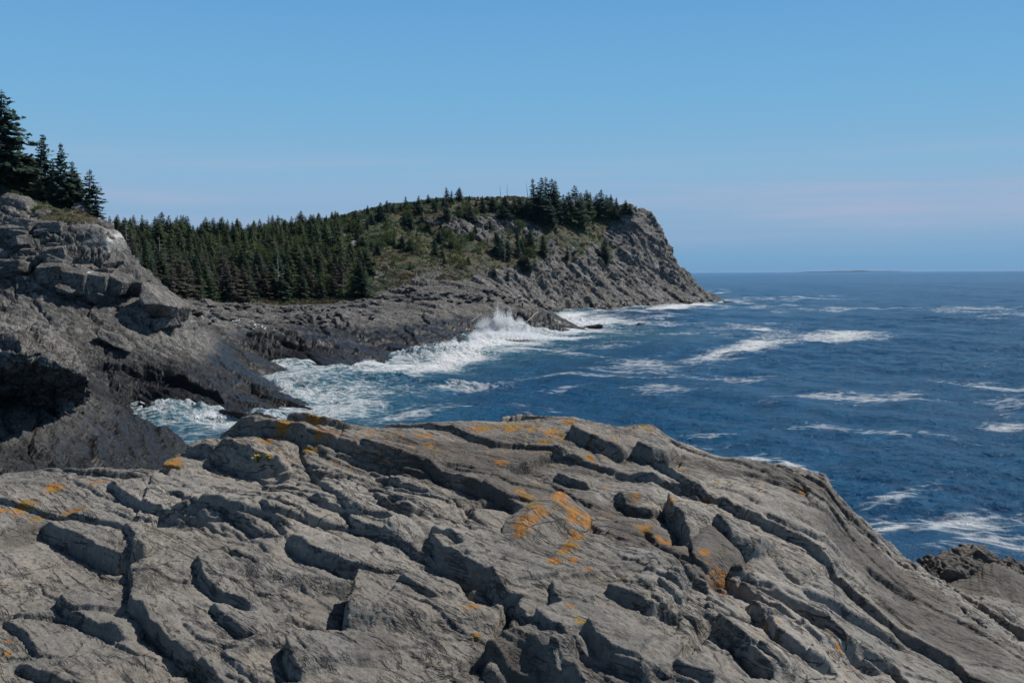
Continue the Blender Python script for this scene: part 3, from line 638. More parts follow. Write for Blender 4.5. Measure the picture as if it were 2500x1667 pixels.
def block_at(name, corners, depth, edge, amp, mat, seed, label, cat, group=None, sink=.35, Y=None, lean=0.):
    """corners: outline of the block as surveyed (px, py, distance offset); depth: its thickness away from the viewer"""
    pts = []
    for (px, py, dy) in corners:
        pts.append(P(px, py, Y + dy))
    base = np.mean(pts, 0); zlo = min(p[2] for p in pts)
    pts = np.array(pts)
    back = pts + np.array([.12 * depth, depth, 0.0]); back[:, 2] = zlo + (pts[:, 2] - zlo) * (.92 + .1 * lean)
    low = pts.copy(); low[:, 2] = np.where(pts[:, 2] < zlo + .35 * (pts[:, 2].max() - zlo), pts[:, 2] - sink, pts[:, 2])
    allp = np.concatenate([low, back]); org = np.array([allp[:, 0].mean(), allp[:, 1].mean(), zlo])
    me = hull_mesh(name, allp - org, edge, amp, mat, seed)
    o = link(name, me, loc=tuple(org)); return tag(o, label, cat, group)

B = M['rock_block']
GB = 'loose blocks along the foot of the left cliff'
# each: outline (px, py, dist offset), distance, thickness
blk = [
 ([(85,655,0),(100,640,2.2),(142,640,2.0),(147,650,0),(146,690,.9),(128,698,1.0),(86,690,.9)], 127.0, 3.5, 'square rock block with a black shaded front face, far left of the block row'),
 ([(146,662,.8),(160,652,2),(195,653,2.2),(206,670,0),(206,712,.3),(180,714,-.2),(150,690,1.5)], 126.5, 3.2, 'split rock block with its left face in shadow, second in the row under the cliff'),
 ([(208,668,0),(212,660,2),(250,664,2),(257,674,0),(256,706,0),(232,716,0),(209,712,0)], 127.5, 3.0, 'smooth square rock block with a flat pale front under the cliff'),
 ([(262,672,0),(280,662,2),(305,668,2),(300,690,-.5),(294,714,0),(263,714,.4)], 128.5, 3.0, 'upright rock block wedged right of the smooth square block'),
 ([(292,692,.6),(300,676,2),(345,686,2),(349,690,0),(345,718,1.4),(310,722,1.4),(293,716,1.2)], 130.0, 3.2, 'dark fronted rock block tucked beside the big leaning boulder'),
 ([(346,690,1.2),(368,692,3.5),(396,712,3.5),(432,742,2.5),(434,750,1),(430,784,2.6),(398,778,2.2),(352,768,2.0),(340,735,-1.2),(352,742,-1.8),(400,744,-1.6)], 127.0, 3.6, 'large leaning boulder with a pale top and a black undercut, nearest the forest'),
 ([(277,664,0),(290,647,1.5),(318,645,2),(338,660,1),(347,684,0),(320,692,0),(280,684,0)], 132.0, 3.0, 'rounded grey boulder with a horizontal crack on the cliff corner'),
 ([(160,560,1.5),(178,548,2.5),(226,546,3),(250,556,2),(266,590,.6),(270,640,0),(240,648,-.5),(200,625,-.5),(163,600,0)], 135.5, 5.0, 'tall smooth cliff slab with a white streak below the spruces'),
 ([(84,520,0),(90,511,1),(112,512,1.2),(128,524,.8),(133,546,0),(110,550,0),(88,546,0)], 139.5, 2.6, 'small upright block on the ledge under the left spruces'),
 ([(54,545,0),(62,534,1),(88,538,1),(97,556,0),(96,585,0),(75,590,0),(56,575,0)], 136.5, 2.4, 'weathered knob of rock on the upper left cliff face'),
 ([(0,480,0),(18,470,1),(42,474,1.2),(62,492,.6),(70,520,0),(30,522,0),(0,516,0)], 142.0, 3.0, 'sloping boulder with grass round it at the top left of the cliff'),
 ([(266,735,0),(280,722,1),(300,724,1),(308,740,0),(304,760,0),(272,764,0)], 129.5, 2.0, 'small tilted block below the dark fronted block'),
 ([(308,736,0),(320,723,1),(334,728,1),(340,748,0),(336,768,0),(312,764,0)], 129.0, 2.0, 'small pointed block leaning against the big boulder'),
 ([(236,812,0),(244,804,.6),(284,818,.6),(318,846,0),(316,854,-.4),(284,842,-.4),(238,824,-.4)], 119.0, 1.6, 'long low slab step on the bare rock slope below the blocks'),
 ([(478,742,0),(492,728,1),(500,730,1),(514,744,0),(512,752,0),(480,752,0)], 226.0, 3.5, 'triangular boulder at the near corner of the forest edge'),
 ([(172,507,0),(182,494,1.4),(200,494,1.6),(202,510,.5),(200,524,0),(176,520,0)], 147.0, 2.0, 'grey rock showing between the left spruce trunks'),
 ([(132,699,0),(140,692,.8),(168,700,.8),(176,708,0),(172,712,0),(136,706,0)], 125.0, 1.2, 'flat slab lying at the foot of the split block'),
]
for k, (out, Y, dep, lab) in enumerate(blk):
    big = dep > 3.4
    block_at('boulder', out, dep, .16, .16 if big else .12, M['rock_pale'] if k in (2, 7) else B, 500 + k * 7, lab, 'boulder', GB, Y=Y)
jr = np.random.default_rng(123); jp = []
for k in range(6):
    r = np.random.default_rng(240 + k); pts = (r.uniform(-1, 1, (9, 3)) * .25 + np.array([[a, b_, c] for a in (-1, 1) for b_ in (-1, 1) for c in (-1, 1)] + [[.2, 0, 1.2]])) * np.array([1.2, .9, .7]) * .7
    jp.append(hull_mesh('boulder', pts, .14, .09, B, 260 + k))
for k in range(95):
    px = jr.uniform(-10, 400); lo_ = np.interp(px, [0, 160, 270, 340, 400], [708, 718, 745, 790, 800]); hi_ = np.interp(px, [0, 120, 150, 270, 340, 400], [535, 555, 655, 650, 720, 780]); py = hi_ + (lo_ - hi_) * jr.random() ** .8
    h = hit(SH, SHP, px, py)
    if h is None or h[1] > 150: continue
    sc_ = jr.choice([.4, .5, .7, .9, 1.2, 1.6, 2.0]); o = link('boulder', jp[k % 6], loc=(float(h[0]), float(h[1]) + .2 * sc_, float(h[2]) + .15 * sc_)); o.scale = (sc_ * jr.uniform(.8, 1.4), sc_, sc_ * jr.uniform(.7, 1.1)); o.rotation_euler = (jr.normal(0, .18), jr.normal(0, .18), jr.normal(.3, .5))
    tag(o, 'angular grey block jammed among others on the face of the left cliff', 'boulder', 'angular blocks jammed in the left cliff face')
# foreground blocks
fgb = [
 ([(1205,1318,0),(1215,1300,.15),(1290,1248,.34),(1352,1222,.50),(1372,1228,.55),(1440,1296,.30),(1432,1306,.1),(1340,1322,-.05),(1300,1342,-.12),(1262,1345,-.12),(1220,1332,-.08)], .35, 'pyramid shaped grey rock with orange lichen along its left edge', 0),
 ([(1688,1345,0),(1715,1305,.25),(1740,1300,.3),(1768,1330,.2),(1805,1350,.15),(1832,1395,0),(1822,1412,-.08),(1770,1408,-.1),(1700,1375,-.05)], .35, 'angular dark rock chunk with orange lichen wedged in a fissure', 1),
 ([(1190,1625,0),(1205,1598,.1),(1225,1590,.15),(1300,1630,.15),(1345,1668,.1),(1340,1720,0),(1200,1720,0),(1160,1680,0)], .35, 'rounded block with a black shaded front at the bottom edge', 2),
 ([(395,1132,0),(402,1124,.2),(435,1121,.2),(440,1135,0),(436,1142,0),(396,1142,0)], .3, 'small rock capped with orange lichen on the left crest', 3),
 ([(2290,1440,-.3),(2318,1380,.1),(2345,1358,.3),(2405,1334,.4),(2432,1338,.4),(2462,1372,.2),(2500,1450,-.2),(2400,1500,-.5)], .9, 'rough dark rock knob rising above the lower right shore edge', 4),
 ([(2262,1420,-.1),(2266,1372,.2),(2284,1358,.3),(2310,1372,.2),(2325,1410,0),(2300,1440,-.2)], .6, 'small upright rock tooth left of the rough dark knob', 5),
 ([(2470,1430,0),(2478,1372,.4),(2500,1366,.5),(2560,1400,.4),(2580,1470,0),(2500,1500,-.2)], .8, 'dark rock cut off by the right edge of the picture', 6),
 ([(2200,1480,-.2),(2230,1440,.2),(2300,1450,.3),(2350,1500,.1),(2360,1570,-.3),(2260,1560,-.4)], .7, 'rounded dark rock in the gully below the small tooth', 7),
 ([(2370,1560,-.2),(2400,1500,.2),(2470,1480,.3),(2540,1540,.1),(2540,1640,-.4),(2420,1640,-.5)], .8, 'broad dark rock at the lower right corner', 8),
]
for out, dep, lab, k in fgb:
    px = np.mean([c[0] for c in out]); pyb = max(c[1] for c in out[:]); h = hit(FG, FGPX, px, min(pyb, 1650))
    Yb = float(h[1]) if pyb < 1690 else 4.15
    if k > 3: Yb = 9.3; out = [(a_, b_ + 14, c_ * .6) for a_, b_, c_ in out]; dep *= .5
    o = block_at('rock_block', out, dep, .014, .009 if k < 4 else .07, M['rock_fore'], 600 + k * 9, lab, 'rock', Y=Yb, sink=.12)
    vals = np.zeros(len(o.data.vertices), np.float32)
    if k in (0, 1, 3):
        co = np.array([v.co[:] for v in o.data.vertices]) + np.array(o.location)
        px_, py_ = proj(co[:, 0], co[:, 1], co[:, 2])
        for lx, ly, lr in LICH:
            vals = np.maximum(vals, np.exp(-(((px_ - lx) / lr) ** 2 + ((py_ - ly) / lr) ** 2) * .7) * 1.0)
    attr(o.data, 'lichen', vals); attr(o.data, 'stain', np.full(len(vals), .25 if k in (0, 2, 3) else 1.0, np.float32))
# rubble below the forest edge
protos = []
for k in range(7):
    r = np.random.default_rng(40 + k); pts = r.normal(size=(16, 3)); pts /= np.linalg.norm(pts, axis=1)[:, None]; pts *= np.array([1.1, .8, .62]) * r.uniform(.8, 1.15, (16, 1))
    protos.append(hull_mesh('boulder', pts, .2, .10, M['rock_block'], 700 + k))
nr_ = 0
for k in range(400):
    px = random.uniform(470, 1330); f = random.random()
    edge = np.interp(px, [430, 600, 760, 880, 1000, 1200, 1330], [746, 742, 740, 730, 706, 712, 735])
    py = edge + random.triangular(2, 62, 6) * (1.0 if px < 1000 else .75)
    if px > 1150 and py > 740: continue
    h = ground_at(px, py)
    if h is None: continue
    s = random.choice([.45, .6, .7, .9, 1.0, 1.3, 1.8]) * (.9 if px < 900 else 1.15)
    o = link('boulder', random.choice(protos), loc=(float(h[0]), float(h[1]), float(h[2]) + .1 * s)); o.scale = (s * random.uniform(.8, 1.3), s, s * random.uniform(.6, 1.1)); o.rotation_euler = (random.uniform(-.3, .3), random.uniform(-.3, .3), random.uniform(0, 6.28))
    tag(o, 'small grey angular boulder in the rubble strewn between forest edge and bare shore', 'boulder', 'rubble boulders below the forest edge'); nr_ += 1
    if nr_ >= 190: break
# rocks awash
awash = [((1200,820),3.0,1.5,'dark wet rock in the white water just under the spray plume'), ((1115,846),4.2,1.1,'low dark rock awash left of the spray plume'), ((845+0,0),0,0,''), ((625,913),3.4,1.0,'black wet rock in the surf beside the flat wet slab'), ((575,1012),2.4,1.2,'dark rounded rock in the foam at the foot of the near shore'), ((645,1016),2.6,1.0,'rock washed over by foam at the near shore corner'),
         ((1452,797),4.2,1.1,'low black rock ringed by foam beyond the rocky point'), ((1570,792),2.6,.8,'smallest dark rock showing in the turquoise water'), ((1775,738),6.5,1.3,'flat black rock trailing off the tip of the headland')]
for k, ((px, py), w, hgt, lab) in enumerate(awash):
    if not lab: continue
    x, y = on_level(px, py, .2); o = link('sea_rock', hull_mesh('sea_rock', np.random.default_rng(900 + k).normal(size=(14, 3)) * np.array([w * .4, w * .3, hgt * .45]), .25, .15, M['rock_shore'], 900 + k), loc=(float(x), float(y), .15)); attr(o.data, 'veg', np.zeros(len(o.data.vertices)))
    tag(o, lab, 'sea rock', 'rocks awash off the shore')
print('rocks', time.time() - T0)

# ================================================================ SEA
NCS = 1000
pw = np.linspace(-250, 2780, NCS)
Yr = np.concatenate([np.geomspace(30, 60, 60)[:-1], np.geomspace(60, 350, 1050), np.geomspace(351.3, 1300, 360), np.geomspace(1320, 70000, 70)])
NRS = len(Yr); YY = np.repeat(Yr[:, None], NCS, 1); XX = (pw[None] - HX) / F * YY
x = XX.ravel().astype(np.float32); y = YY.ravel().astype(np.float32); z = np.zeros_like(x); ox = np.zeros_like(x); oy = np.zeros_like(x)
dYr = np.gradient(Yr); dRow = np.repeat(dYr[:, None], NCS, 1).ravel().astype(np.float32)
ter = np.full(len(x), -30, np.float32); mk = (y < 600) & (x < 150); ter[mk] = surf(x[mk], y[mk])
shal = sst(-9, -1, ter)
wr = np.random.default_rng(5); gust = .75 + .45 * fbm(np.stack([x / 38, y / 60, x * 0], -1), 801, 3)
for i in range(76):
    lam = .6 * (16 / .6) ** (wr.random() ** 1.15); th = math.radians(205 + wr.normal() * 38); kx, ky = math.cos(th) * 2 * math.pi / lam, math.sin(th) * 2 * math.pi / lam
    a = .0066 * lam ** .86 * wr.uniform(.6, 1.3); ph = wr.uniform(0, 6.28)
    lod = 1 - sst(lam / 4.5, lam / 2.0, dRow); 
    w = (kx * x + ky * y + ph); g = a * lod * (gust if lam < 8 else 1)
    z += g * np.sin(w); c = g * np.cos(w) * .8; ox -= c * math.cos(th); oy -= c * math.sin(th)
# swell rolling in
for lam, a, th, ph in [(34, .17, 200, .4), (47, .22, 212, 2.2), (26, .09, 222, 1.0)]:
    th = math.radians(th); w = (x * math.cos(th) + y * math.sin(th)) * 2 * math.pi / lam + ph; lod = 1 - sst(lam / 5, lam / 2.5, dRow); z += a * lod * np.sin(w)
zw = z.copy()
# foam cover
px, py = proj(x, y, np.zeros_like(x))
wpx = px + 16 * fbm(np.stack([x / 14, y / 22, x * 0], -1), 811, 4); wpy = py + 7 * fbm(np.stack([x / 14 + 50, y / 22, x * 0], -1), 812, 4)
foam = np.zeros_like(x)
def fe(cx, cy, rx, ry, amt, rot=0.):
    if cx > 1330 and cy > 800 or cx > 1650: rx, ry, amt = rx * 1.2, ry * 1.3, amt + .10
    elif amt >= .65 and cy > 890 and cx < 1000: amt *= .74
    ca, sa = math.cos(math.radians(rot)), math.sin(math.radians(rot)); dx = wpx - cx; dy = wpy - cy
    e = ((dx * ca + dy * sa) / rx) ** 2 + ((-dx * sa + dy * ca) / ry) ** 2
    np.maximum(foam, amt * np.exp(-e * .8).astype(np.float32), out=foam)
for a in [(400,1010,120,26,1.05,8),(520,1036,150,20,.95,4),(660,1020,120,26,.95,-4),(480,1070,90,14,.8,8),(760,985,130,34,1.0,-12),(690,930,90,34,1.05,-8),(830,955,180,26,.85,-6),(960,960,140,22,.75,-4),(760,905,160,14,1.05,0),(900,915,200,12,.85,-6),(960,890,130,12,1.0,-6),
          (1080,880,140,20,1.1,-8),(1160,850,120,24,1.15,-10),(1240,830,130,22,1.15,-6),(1330,830,130,10,.95,-3),(1290,855,120,9,.8,-2),(1210,870,150,8,.7,-6),(1110,945,110,11,.72,-8),(980,935,90,8,.7,-5),(1000,995,90,8,.4,-8),
          (1385,780,60,22,1.15,-6),(1440,786,120,16,1.05,-3),(1520,790,120,8,.75,-2),(1620,790,110,5,.6,-2),(1420,762,110,5,.9,-2),(1560,757,160,4,.7,-2),(1660,745,110,5,.95,-4),(1740,738,60,3,.9,0),(1480,770,90,5,.7,0),(1600,772,90,4,.7,-3),(1380,805,120,8,.9,0),
          (1840,846,78,17,.92,-18),(1780,866,90,8,.8,-10),(1720,876,60,5,.6,-4),(1910,828,70,8,.75,-4),(2060,818,90,6,.85,0),(1990,820,80,7,.7,0),(1860,806,60,3,.8,6),(1800,796,90,5,.5,-2),(1700,815,120,5,.4,0),
          (1570,890,80,13,.66,2),(1510,903,80,7,.55,4),(1400,915,90,5,.45,0),(1590,905,60,6,.5,0),(1500,918,100,5,.5,2),(1610,955,70,8,.5,0),(1800,922,120,5,.45,2),
          (2140,974,110,10,.66,0),(2010,972,100,9,.5,3),(2200,968,50,6,.6,0),(2440,945,110,9,.66,4),(2350,940,70,5,.5,0),(2470,990,60,22,.4,0),(2450,1046,50,10,.58,4),(2180,1062,90,5,.5,10),(2080,1050,70,4,.45,8),(2010,1040,60,4,.4,0),(2300,1075,80,5,.35,8),
          (1010,1012,110,15,.74,-6),(1100,1000,60,8,.6,-8),(1270,985,60,7,.45,6),(1330,1004,80,6,.35,0),(950,1030,60,6,.5,0),
          (2200,1212,70,13,.55,-14),(2130,1226,50,9,.5,-8),(2320,1278,170,17,.68,-2),(2420,1320,140,14,.66,4),(2170,1296,60,9,.8,-6),(2250,1292,80,8,.7,4),(2330,1345,100,8,.5,0),(2150,1280,50,8,.6,0),
          (1930,1138,70,8,.85,14),(1850,1125,50,6,.8,6),(1700,1085,60,6,.4,0),(1720,1060,60,5,.4,0),
          (1880,728,90,3,.55,0),(1960,729,80,2.5,.7,0),(1810,735,60,2.5,.6,0),(1990,752,130,3,.62,0),(1900,752,140,3,.5,0),(2130,754,100,3,.5,0),(1730,752,90,3,.5,0),(2390,760,90,4,.6,0),(2440,770,60,3,.5,-4),(2320,757,60,3,.5,0),(2500,768,50,3,.5,0),(1745,713,30,1.5,.7,0),(1700,703,30,1.5,.6,0),(1650,885,50,4,.4,0),(1500,845,80,4,.4,0),(1400,865,70,4,.4,0),(1240,920,90,5,.45,-4),(1360,945,90,6,.35,-4)]: fe(*a)
# surf line along the rocks
band = sst(-5.0, -.6, ter + 1.6 * fbm(np.stack([x / 9, y / 9, x * 0], -1), 821, 3)); foam = np.maximum(foam * .90, band * .66 * (y < 560))
aer = np.clip(sst(.25, .9, foam) * .5 + .75 * shal, 0, 1) * (y < 600)
churn = sst(.75, 1.1, foam) * (y < 420)
q = np.stack([x / 2.2, y / 2.2, x * 0], -1)
z += churn * (.20 * fbm(q, 831, 5, .55) + .10)
# breaking waves heaped against the rocks
def heap(px, py, rx, ry, h):
    X, Y = on_level(px, py, 0); e = ((x - X) / rx) ** 2 + ((y - Y) / ry) ** 2; m = e < 6
    q = np.stack([x[m] / 1.6, y[m] / 1.6, x[m] * 0], -1)
    z[m] += h * np.exp(-e[m]) * (1 + .55 * fbm(q, 841, 5, .6))
for a in [(1225,822,9,5,3.2),(1250,815,9,5,1.6),(1165,838,6,4,1.4),(1075,866,9,4,1.6),(1040,872,6,4,1.5),(700,893,6,3,.7),(690,945,7,4,.9),(400,1002,6,3,.9),(470,1012,5,3,.8),(960,930,10,3,.6),(1100,943,12,3,.7),(1385,790,7,6,1.8),(760,965,10,4,.5),(860,905,7,3,.5),(640,1015,4,2,.5)]: heap(*a)
wh = np.stack([x / 1.0, y / 1.0, x * 0], -1)
pos = np.stack([x + ox, y + oy, z], -1)
me = mesh_from('sea', pos, grid_faces(NRS, NCS)); attr(me, 'foam', foam); attr(me, 'aer', aer); attr(me, 'crest', np.clip(zw, -1, 1))
s = N('sea water'); p = s.pos()
dist = s.n('VectorMath', operation='LENGTH'); s.L(p, dist.inputs[0])
rp1 = s.noise(s.vscale(p, (1.0, .8, 1.0), (0, 0, .5)), 1.3, 5, .62, .3); rp2 = s.noise(s.vscale(p, (.9, .7, 1), (0, 0, .45)), .30, 7, .66, .2); rp3 = s.noise(p, 6, 4, .65)
bm1 = s.bump(rp2, 1.0, 2.3); bm2 = s.bump(rp1, 1.0, .62, bm1); bm3 = s.bump(rp3, .8, .08, bm2)
fo = s.at('foam'); ae = s.at('aer')
str1 = s.noise(s.vscale(p, (.10, .30, .3), (0, 0, .25)), 1.0, 8, .66, .6); lace = s.voro(s.vscale(p, (.45, .75, .6), (0, 0, .25)), 1.0, 'DISTANCE_TO_EDGE'); fine_ = s.noise(p, 1.7, 6, .72)
lw = s.math('MULTIPLY', s.step(lace.outputs['Distance'], .0, .22, .35, -.18), 1.0)
fx = s.math('ADD', fo, s.math('ADD', s.math('MULTIPLY', s.math('SUBTRACT', str1, .5), 1.7), s.math('ADD', s.math('MULTIPLY', s.math('SUBTRACT', fine_, .5), .55), s.math('MULTIPLY', lw, .55))))
fm = s.step(fx, .33, .86)
# thin far whitecaps
cap = s.math('MULTIPLY', s.step(s.math('ADD', s.at('crest'), s.math('MULTIPLY', s.math('SUBTRACT', fine_, .5), .5)), .62, .9, 0, .35), s.step(str1, .52, .62))
fm = s.math('MAXIMUM', fm, cap)
fm = s.math('MULTIPLY', fm, s.step(fo, .45, .95, .58, 1.0))
deep = s.mix(s.step(rp2, .35, .7), (.0012, .054, .138), (.0045, .088, .196))
body = s.mix(s.math('MULTIPLY', ae, .85), deep, (.060, .175, .210))
colr = s.mix(fm, body, (.74, .76, .77))
b = s.bsdf(Base_Color=colr, Roughness=s.step(fm, 0, 1, .20, .9), Normal=bm3, IOR=1.33); b.inputs['Specular IOR Level'].default_value = .17
M['sea'] = s.done(b); me.materials.append(M['sea'])
tag(link('sea', me), 'deep blue choppy ocean with drifting foam and white surf', 'sea', kind='structure')
print('sea', time.time() - T0)

# spray thrown up by the breaker
def flakes(n, pts, size):
    r = rng; c = pts; d = r.normal(size=(n, 4, 3)).astype(np.float32); d /= np.linalg.norm(d, axis=2, keepdims=True)
    V = c[:, None, :] + d * size[:, None, None]
    i = np.arange(n)[:, None] * 4; Fc = np.concatenate([i + np.array([[0, 1, 2]]), i + np.array([[0, 2, 3]]), i + np.array([[0, 3, 1]]), i + np.array([[1, 3, 2]])])
    return V.reshape(-1, 3), Fc
s = N('sea spray'); d_ = s.bsdf(Base_Color=(.95, .96, .97), Roughness=.9); t_ = s.n('BsdfTranslucent'); t_.inputs[0].default_value = (.97, .97, .97, 1); mx = s.n('MixShader'); mx.inputs[0].default_value = .6
s.L(d_.outputs[0], mx.inputs[1]); s.L(t_.outputs[0], mx.inputs[2]); s.L(mx.outputs[0], s.out.inputs[0]); M['spray'] = s.m
def plume(cx, cy, hw, top, n, base=0., pw_=1.0, thick=2.5):
    X, Y = on_level(cx, cy, 0); k = Y / F
    u = rng.normal(0, .42, n); h = rng.random(n) ** 1.7
    prof = np.clip(1 - np.abs(u) ** pw_, 0, 1) * (.85 + .3 * vnoise(np.stack([u * 9, u * 0, u * 0], -1) + cx, 7))
    Z = base + h * top * prof * rng.uniform(.75, 1.1, n)
    return np.stack([X + u * hw * k, Y + rng.normal(0, thick * .5, n) - .2 * Z, Z], -1), h
V, Fc, off = [], [], 0
for a in [(1224,822,100,7.0,34000,.6,1.1,3.0),(1215,822,40,7.2,3500,.8,1.1,2.0),(1210,828,150,2.6,22000,.2,1.6,4.0),(1110,852,90,2.0,9000,.2,1.6,3.0),(1262,822,62,4.8,9000,.4,1.1,3),(1165,838,45,2.8,4500,.2,1.2,2),(1060,868,75,2.4,6000,.2,1.4,2),(1388,792,45,2.8,4000,.3,1.2,3),(690,900,60,1.0,1500,.1,1.2,2),(700,950,50,1.3,1800,.1,1.2,2),(420,1004,80,1.3,3000,.1,1.3,2),(500,1015,60,1.1,2000,.1,1.3,2),(900,893,40,1.2,900,.2,1.2,1.5),(1640,747,50,1.8,1200,.2,1.2,3)]:
    pts, h = plume(*a); sz = (.21 * (1 - h) ** 1.5 + .055) * rng.uniform(.5, 1.3, len(pts))
    v, f = flakes(len(pts), pts.astype(np.float32), sz.astype(np.float32)); V.append(v); Fc.append(f + off); off += len(v)
me = mesh_from('sea_spray', np.concatenate(V), np.concatenate(Fc), M['spray'], False)
tag(link('sea_spray', me), 'white spray thrown up where the waves break on the rocks', 'spray', kind='stuff')

# ================================================================ TREES
def tube(p0, p1, r0, r1, k=6):
    p0 = np.array(p0, float); p1 = np.array(p1, float); ax = p1 - p0; ax /= np.linalg.norm(ax) + 1e-9
    a = np.cross(ax, [0, 0, 1.] if abs(ax[2]) < .9 else [1., 0, 0]); a /= np.linalg.norm(a); b = np.cross(ax, a)
    th = np.arange(k) * 2 * math.pi / k; ring = np.cos(th)[:, None] * a + np.sin(th)[:, None] * b
    V = np.concatenate([p0 + ring * r0, p1 + ring * r1]); i = np.arange(k); j = (i + 1) % k
    return V, np.stack([i, j, j + k, i + k], -1)
class Acc:
    def __init__(s): s.V = []; s.F = []; s.n = 0
    def add(s, V, Fc): s.V.append(np.asarray(V)); s.F.append(np.asarray(Fc) + s.n); s.n += len(V)
    def mesh(s, name, mat, smooth=True): return mesh_from(name, np.concatenate(s.V), np.concatenate(s.F), mat, smooth)
def spruce(seed, H=10., W=.30, bare=.10, dens=1.0, sparse=0., dead=False, tip=1., fmat='needle', twin=False, irregular=.25):
    r = np.random.default_rng(seed); tr = Acc(); cr = Acc()
    lean = r.normal(0, .012, 2) * H
    ax = lambda t: np.array([lean[0] * t * t, lean[1] * t * t, H * t])
    for a, b in ((0, .35), (.35, .7), (.7, 1.0)): tr.add(*tube(ax(a), ax(b), .17 * (1 - a * .93) * H / 10, .17 * (1 - b * .93) * H / 10))
    lev = bare; k = 0
    side = r.uniform(0, 6.28)
    while lev < .985:
        t = (lev - bare) / (1 - bare)
        Lm = W * H * ((1 - t) ** .82 * (.72 + .28 * math.sin(min(1, t * 3) * 1.57)) + .012)
        nb = int(r.integers(5, 8) * (1 if t < .85 else .7)) if not dead else int(r.integers(4, 6))
        a0 = r.uniform(0, 6.28)
        for j in range(nb):
            if r.random() < sparse: continue
            az = a0 + j * 6.283 / nb + r.normal(0, .22)
            L = Lm * r.uniform(1 - irregular * 1.8, 1 + irregular * .7) * (1 + .22 * math.cos(az - side))
            slope = .32 * (t - .35) + r.normal(0, .08) - (.10 if not dead else .0)
            o = ax(lev + r.normal(0, .006)); dv = np.array([math.cos(az), math.sin(az), slope]); sd = np.array([-math.sin(az), math.cos(az), 0])
            ns = max(2, int(L / (.30 if not dead else .5) * dens))
            if dead or (L > .9 and r.random() < .5): tr.add(*tube(o, o + dv * L * .95 + np.array([0, 0, .06 * L]), .028 * H / 10, .006, 3))
            for q in range(ns):
                f = (q + .55 + r.normal(0, .15)) / ns
                if dead and r.random() < .55: continue
                c = o + dv * L * f + np.array([0, 0, -.10 * L * f * f + .10 * L * f ** 4])
                wd = (.42 * L * (1 - .55 * f) + .16) * (.8 if not dead else .35) * r.uniform(.75, 1.2)
                for sgn in (-1, 1):
                    ang = r.uniform(.55, 1.05); d2 = dv * math.cos(ang) + sd * sgn * math.sin(ang); d2 = d2 + np.array([0, 0, r.normal(-.16, .18)])
                    ln = wd * r.uniform(.8, 1.2); nw = np.cross(d2, [0, 0, 1.]); nw /= np.linalg.norm(nw) + 1e-9; hw = (.21 + .10 * r.random()) * (1 if not dead else .3) * (H / 10)
                    tl = np.array([0, 0, r.normal(0, .4)])
                    n2_ = nw * hw + tl * hw
                    cr.add([c, c + d2 * ln * .45 + n2_, c + d2 * ln, c + d2 * ln * .45 - n2_ - np.array([0, 0, .10 * hw])], [[0, 1, 2, 3]])
        lev += (.034 - .010 * t) * r.uniform(.8, 1.2) / max(dens, .6) * (1.25 if dead else 1); k += 1
    if not dead or True:
        for j in range(6):
            o = ax(.97 + .005 * j); az = r.uniform(0, 6.28); d2 = np.array([math.cos(az) * .25, math.sin(az) * .25, .35]) * .6 * (H / 10)
            cr.add([o, o + d2 * .5 + np.array([.05, 0, 0]), o + d2, o + d2 * .5 - np.array([.05, 0, 0])], [[0, 1, 2, 3]])
    return tr.mesh('trunk', M['snag'] if dead else M['bark']), cr.mesh('crown', M[fmat], False), H
def snag(seed, H=9., n=26, mat='snag', Lb=.16):
    r = np.random.default_rng(seed); tr = Acc(); bn = Acc(); lean = r.normal(0, .03, 2) * H
    ax = lambda t: np.array([lean[0] * t * t, lean[1] * t * t, H * t])
    for a, b in ((0, .4), (.4, .75), (.75, 1.)): tr.add(*tube(ax(a), ax(b), .15 * (1 - a * .9) * H / 9, .15 * (1 - b * .9) * H / 9))
    for k in range(n):
        t = r.uniform(.22, .97); az = r.uniform(0, 6.28); L = H * Lb * (1.15 - t) * r.uniform(.5, 1.4); o = ax(t); e = o + np.array([math.cos(az) * L, math.sin(az) * L, L * r.uniform(-.25, .35)])
        bn.add(*tube(o, e, .045 * H / 9, .014, 3))
        for q in range(3):
            m = o + (e - o) * r.uniform(.35, .9); a2 = az + r.choice([-1, 1]) * r.uniform(.5, 1.2); bn.add(*tube(m, m + np.array([math.cos(a2), math.sin(a2), r.uniform(-.3, .4)]) * L * .4, .022, .008, 3))
    return tr.mesh('trunk', M[mat]), bn.mesh('crown', M[mat], False), H
def broadleaf(seed, H=5., n=60):
    r = np.random.default_rng(seed); tr = Acc(); cr = Acc()
    tr.add(*tube((0, 0, 0), (.1, 0, H * .55), .12, .05))
    for k in range(6):
        az = r.uniform(0, 6.28); tr.add(*tube((.05, 0, H * r.uniform(.15, .5)), (math.cos(az) * H * .28, math.sin(az) * H * .28, H * r.uniform(.5, .8)), .05, .02, 4))
    for k in range(n):
        d = r.normal(size=3); d /= np.linalg.norm(d); c = np.array([0, 0, H * .56]) + d * np.array([.40, .40, .42]) * H * r.uniform(.45, 1.0) ** .5
        for q in range(16):
            o = c + r.normal(0, .07, 3) * H; a = r.normal(size=3); a /= np.linalg.norm(a); b_ = np.cross(a, r.normal(size=3)); b_ /= np.linalg.norm(b_); l = .034 * H * r.uniform(.7, 1.4)
            cr.add([o - a * l, o + b_ * l * .6, o + a * l, o - b_ * l * .6], [[0, 1, 2, 3]])
    return tr.mesh('trunk', M['bark']), cr.mesh('crown', M['leaf'], False), H
M['leaf'] = foliage('broad leaves', (.062, .100, .036), (.085, .110, .036), (.110, .135, .042))
